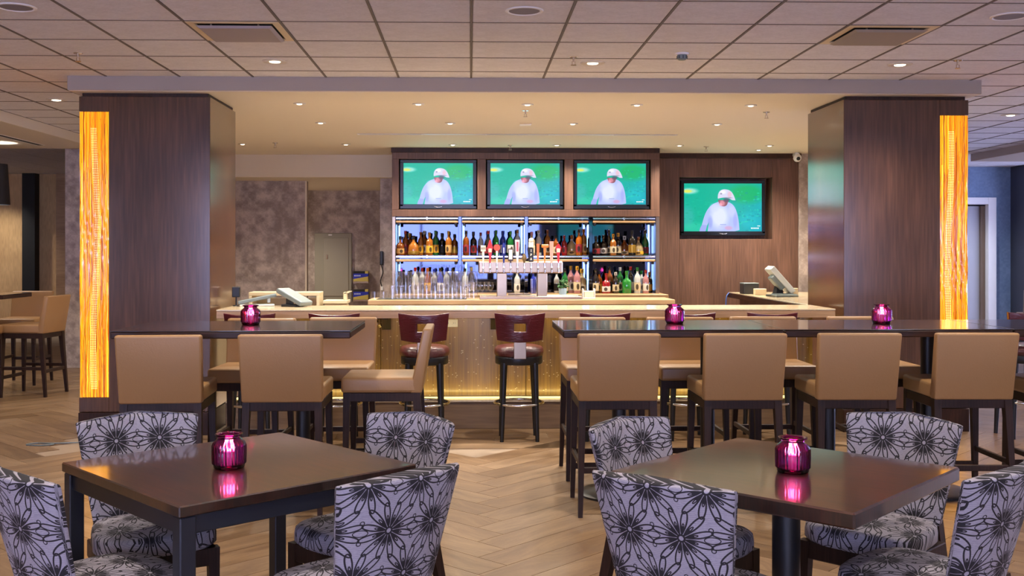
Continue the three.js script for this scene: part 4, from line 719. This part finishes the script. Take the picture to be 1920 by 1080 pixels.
for (let r = 0; r < 3; r++) for (let i = 0; i < (r ? 10 : 9); i++) {
  const x = -.8 + i * .088 + (r % 2) * .044, Z = 10.74 + r * .09;
  glassThing('pint_glass', `clear pint glass upside down on the black mat, ${ord[i]} from left in the ${['front', 'middle', 'back'][r]} row`, pintFlip, x, 1.06, Z, ['front row of pint glasses', 'middle row of pint glasses', 'back row of pint glasses'][r]);
  if (r > 0) glassThing('pint_glass', `clear pint glass stacked on top of the ${r === 1 ? 'middle' : 'back'} row, ${ord[i]} from left`, pintFlip, x, 1.199, Z, r === 1 ? 'pint glasses stacked on the middle row' : 'pint glasses stacked on the back row');
}
for (let r = 0; r < 2; r++) for (let i = 0; i < 5; i++) glassThing('wine_glass', `clear stemmed glass beside the tap tower, ${ord[i]} from left in the ${r ? 'back' : 'front'} row`, wineGeo, -.02 + i * .088 - r * .04 - .12, 1.056, 10.98 + r * .1, ['front row of stemmed glasses', 'back row of stemmed glasses'][r]);
{
  const p = thing('water_pitcher', 'clear pitcher between the two posts of the tap tower', 'pitcher', .56, 1.056, 11.06); part('body', lathe([[.001, .006], [.05, .006], [.055, 0], [.058, .01], [.066, .2], [.063, .2], [.054, .018], [.001, .016]], 24, .5), M.glass, p); part('handle', tube([[.064, .17, 0], [.11, .16, 0], [.11, .07, 0], [.06, .05, 0]], .007, 16, 8), M.glass, p);
  const q = thing('herb_pot', 'small green herb plant in a pale blue pot by the tap tower', 'plant', .98, 1.056, 11.05); part('pot', lathe([[.001, 0], [.035, 0], [.045, .1], [.042, .1], [.034, .01]], 20), std({ color: S('#a9c6d2'), roughness: .4 }), q);
  const leaf = new THREE.SphereGeometry(.02, 8, 6), gs = []; for (let i = 0; i < 44; i++) { const g = leaf.clone(); g.scale(1, .35, .6); g.rotateZ(rr(-.8, .8)); g.rotateY(rr(0, 6.3)); const a = rr(0, 6.3), r = rr(0, .055); g.translate(Math.cos(a) * r, .1 + rr(0, .085), Math.sin(a) * r); gs.push(g); } const fol = part('leaves', mergeGeometries(gs), std({ color: S('#2c5c2a'), roughness: .6 }), q); fol.userData.kind = 'stuff';
  const n = thing('napkin_holder', 'white napkin holder with napkins right of the tap tower', 'napkin holder', 1.23, 1.056, 10.84); part('holder', merge([cbox(.13, .012, .12, .003, 0, .006, 0), cbox(.008, .1, .12, .002, .06, .055, 0), cbox(.008, .1, .12, .002, -.06, .055, 0)]), M.white, n); part('napkins', cbox(.1, .07, .11, .004, 0, .045, 0), M.paint, n);
  const f = thing('fruit_caddy', 'low dark garnish caddy between the tap tower posts', 'caddy', .5, 1.056, 10.95 + .12); part('tray', cbox(.24, .035, .1, .006, .0, .018, 0), M.tableEdge, f); for (let i = 0; i < 3; i++) part('lid', cbox(.07, .008, .09, .002, -.08 + i * .08, .04, 0), M.steel, f);
  f.position.x = .52; p.position.z = -11.06; p.position.x = .7; f.position.z = -11.09;
}
// ------------------------------------------------------------------ things left and right behind the bar
{
  const h = thing('service_hutch', 'cream wooden service hutch behind the left end of the bar', 'hutch', -2.06, 0, 11.75);
  part('top', cbox(.78, .04, .3, .004, 0, 1.075, 0), M.cream, h); for (const s of [-1, 1]) part('side_panel', cbox(.035, 1.055, .3, .004, s * .372, .5275, 0), M.cream, h); part('back_panel', cbox(.72, 1.0, .015, .002, 0, .52, -.14), M.cream, h); part('shelf', cbox(.72, .03, .28, .003, 0, .9, 0), M.cream, h);
  const l = thing('side_ledge', 'low cream ledge with an upright bracket right of the hutch', 'ledge', -1.5, 0, 11.75); part('top', cbox(.27, .035, .3, .004, 0, .985, 0), M.cream, l); part('support', cbox(.24, .965, .26, .004, 0, .4825, 0), M.cream, l); part('bracket', merge([cbox(.04, .09, .1, .004, .1, 1.045, 0), taper(.1, 1.075, 0, .04, .1, .15, 1.1, 0, .05, .1)]), M.cream, l);
  const p = thing('card_terminal', 'grey sloping sales terminal on the left end of the bar', 'sales terminal', -1.58, 1.06, 9.32, -.5);
  part('display', (() => { const g = rbox(.3, .045, .17, .014); g.rotateZ(-.42); g.translate(.02, .085, 0); return g; })(), M.greyPlastic, p); part('base', merge([cbox(.16, .02, .13, .005, 0, .01, 0), cbox(.05, .07, .06, .006, -.03, .05, 0)]), M.darkPlastic, p);
  const k = thing('receipt_keyboard', 'pale flat terminal folded open beside the grey terminal', 'sales terminal', -1.9, 1.06, 9.36, .2);
  part('base', cbox(.3, .018, .12, .004, 0, .009, 0), M.palePlastic, k); part('arm', (() => { const g = rbox(.34, .03, .1, .01); g.rotateZ(.2); g.translate(0, .065, 0); return g; })(), M.greyPlastic, k); part('hinge', cbox(.03, .06, .05, .006, .1, .06, 0), M.palePlastic, k);
  const d = thing('pole_display', 'small black customer display on a pole beside the dark pillar', 'display', -2.1, 1.06, 9.42); part('foot', cyl(.03, .03, .008, 16), M.black, d); part('pole', cyl(.007, .007, .09, 10), M.black, d); part('screen_box', cbox(.07, .095, .04, .006, 0, .125, 0), M.black, d);
  const e = thing('electrical_panel', 'grey electrical panel with a latch on the recess wall', 'electrical panel', -2.27 - .005, 1.27, 17.66); e.position.x = -2.31; part('cabinet', cbox(.62, 1.16, .05, .006), std({ color: S('#8f897a'), roughness: .5 }), e); part('door', cbox(.42, .98, .012, .004, .05, .01, .03), std({ color: S('#968f80'), roughness: .5 }), e); part('latch', cbox(.025, .075, .012, .003, -.1, .18, .04), M.steel, e); part('tag', cbox(.06, .02, .004, .001, -.05, .55, .028), M.white, e);
  const boxTex = canvasTex(128, 96, (c) => { c.fillStyle = '#c8b45a'; c.fillRect(0, 0, 128, 96); c.fillStyle = '#2430b0'; c.beginPath(); c.moveTo(0, 20); c.lineTo(128, 20); c.lineTo(128, 44); c.lineTo(0, 66); c.fill(); c.fillStyle = '#15151c'; c.fillRect(0, 0, 100, 20); c.fillStyle = '#c9d0f0'; [8, 19, 31, 42, 54].forEach((x) => c.fillRect(x, 32, 8, 12)); });
  [[1.115, 'upper'], [.75 + .06, 'lower']].forEach(([y, w]) => { const b = thing('glove_box', `blue and yellow cardboard box in a wall holder, the ${w} one`, 'box', -1.84, y, 17.62, 0, 'blue and yellow boxes on the recess wall'); const g = cbox(.25, .19, .1, .004); fixUV(g); part('carton', g, std({ map: boxTex, roughness: .6 }), b); part('holder', merge([cbox(.26, .012, .12, .002, 0, -.1, 0), cbox(.26, .03, .006, .002, 0, -.09, .055)]), M.steel, b); });
  const ph = thing('wall_phone', 'black wall phone handset with a hanging cord by the shelving', 'telephone', -1.245, 1.45, 14.665); part('handset', rbox(.05, .2, .05, .014), M.black, ph); part('cord', tube([[0, -.1, 0], [.02, -.2, .01], [-.015, -.32, .01], [.005, -.4, 0]], .008, 24, 6), M.black, ph); part('tag', cbox(.03, .06, .012, .003, .005, -.42, 0), M.white, ph);
  // right-hand service counter
  const c = thing('side_counter', 'service counter with a dark edge running along the right behind the bar', 'counter', 0, 0, 0); part('worktop', span(3.47, 4.83, .985, 1.0, 10.1, 13.9, .003), M.counter, c); part('dark_edge', merge([span(3.45, 3.49, .93, .99, 10.08, 13.92, .003), span(3.45, 4.83, .93, .99, 10.06, 10.1, .003)]), M.tableEdge, c); part('cabinet', span(3.6, 4.83, 0, .95, 10.2, 13.85, .004), M.wallWood, c);
  const r = thing('cash_register', 'pale grey sales terminal tilted on the right service counter', 'sales terminal', 3.74, 1.0, 12.6, .25);
  part('monitor', (() => { const g = rbox(.07, .4, .3, .014); g.rotateZ(.72); g.rotateY(-.3); g.translate(.03, .2, 0); return g; })(), M.palePlastic, r); part('monitor_back', (() => { const g = rbox(.07, .2, .2, .02); g.rotateZ(.72); g.rotateY(-.3); g.translate(-.03, .17, .02); return g; })(), M.greyPlastic, r); part('stand', merge([cbox(.22, .02, .2, .006, 0, .01, 0), taper(0, .02, 0, .1, .1, .01, .14, 0, .06, .06)]), M.darkPlastic, r); part('keyboard', (() => { const g = cbox(.3, .025, .13, .005, 0, 0, 0); g.rotateX(.12); g.translate(-.02, .022, .19); return g; })(), M.greyPlastic, r); part('side_box', cbox(.07, .1, .06, .006, .2, .05, .05), M.cream, r);
  const pr = thing('receipt_printer', 'dark receipt printer left of the pale sales terminal', 'printer', 3.58, 1.0, 13.3); part('case', rbox(.2, .13, .2, .012), M.darkPlastic, pr); pr.children[0].position.y = .065; part('lid', cbox(.2, .012, .2, .004, 0, .137, 0), M.greyPlastic, pr);
  const cr = single('condiment_box', 'small cream box in front of the receipt printer', 'box', cbox(.14, .08, .1, .004, 0, .04, 0), M.cream, 3.62, 1.0, 12.95);
  single('blue_cable', 'blue cable hanging at the end of the right service counter', 'cable', tube([[0, 0, 0], [-.04, -.05, .03], [-.05, -.2, .03], [-.03, -.4, .02]], .008, 20, 6), std({ color: S('#3a5a9a'), roughness: .5 }), 3.455, .995, 13.85);
  // far left pendant lamp
  const pl = thing('pendant_lamp', 'black pendant lamp shade hanging at the far left edge', 'pendant lamp', -5.83, 2.12, 13.0); part('shade', lathe([[.13, .5], [.16, .0], [.155, .0], [.125, .495]], 28), M.black, pl); part('cord', cyl(.004, .004, .38, 8, .5), M.black, pl);
  part('bulb', move(new THREE.SphereGeometry(.04, 14, 10), 0, .2, 0), lampGlow, pl); const L = new THREE.PointLight(new THREE.Color().setRGB(...WARM), 3); L.name = 'pendant_light'; L.position.set(0, .2, 0); L.castShadow = true; pl.add(L);
  const fo = thing('cable_coil', 'loose thin cable lying on the floor left of the dark pillar', 'cable', -3.45, 0, 8.5); part('loop', tube([[0, .006, 0], [.12, .006, .05], [.05, .006, .1], [-.1, .006, .06], [-.05, .006, 0], [.1, .008, .02], [.3, .006, -.02]], .005, 40, 6), M.greyPlastic, fo);
}

renderer.render(scene, camera);
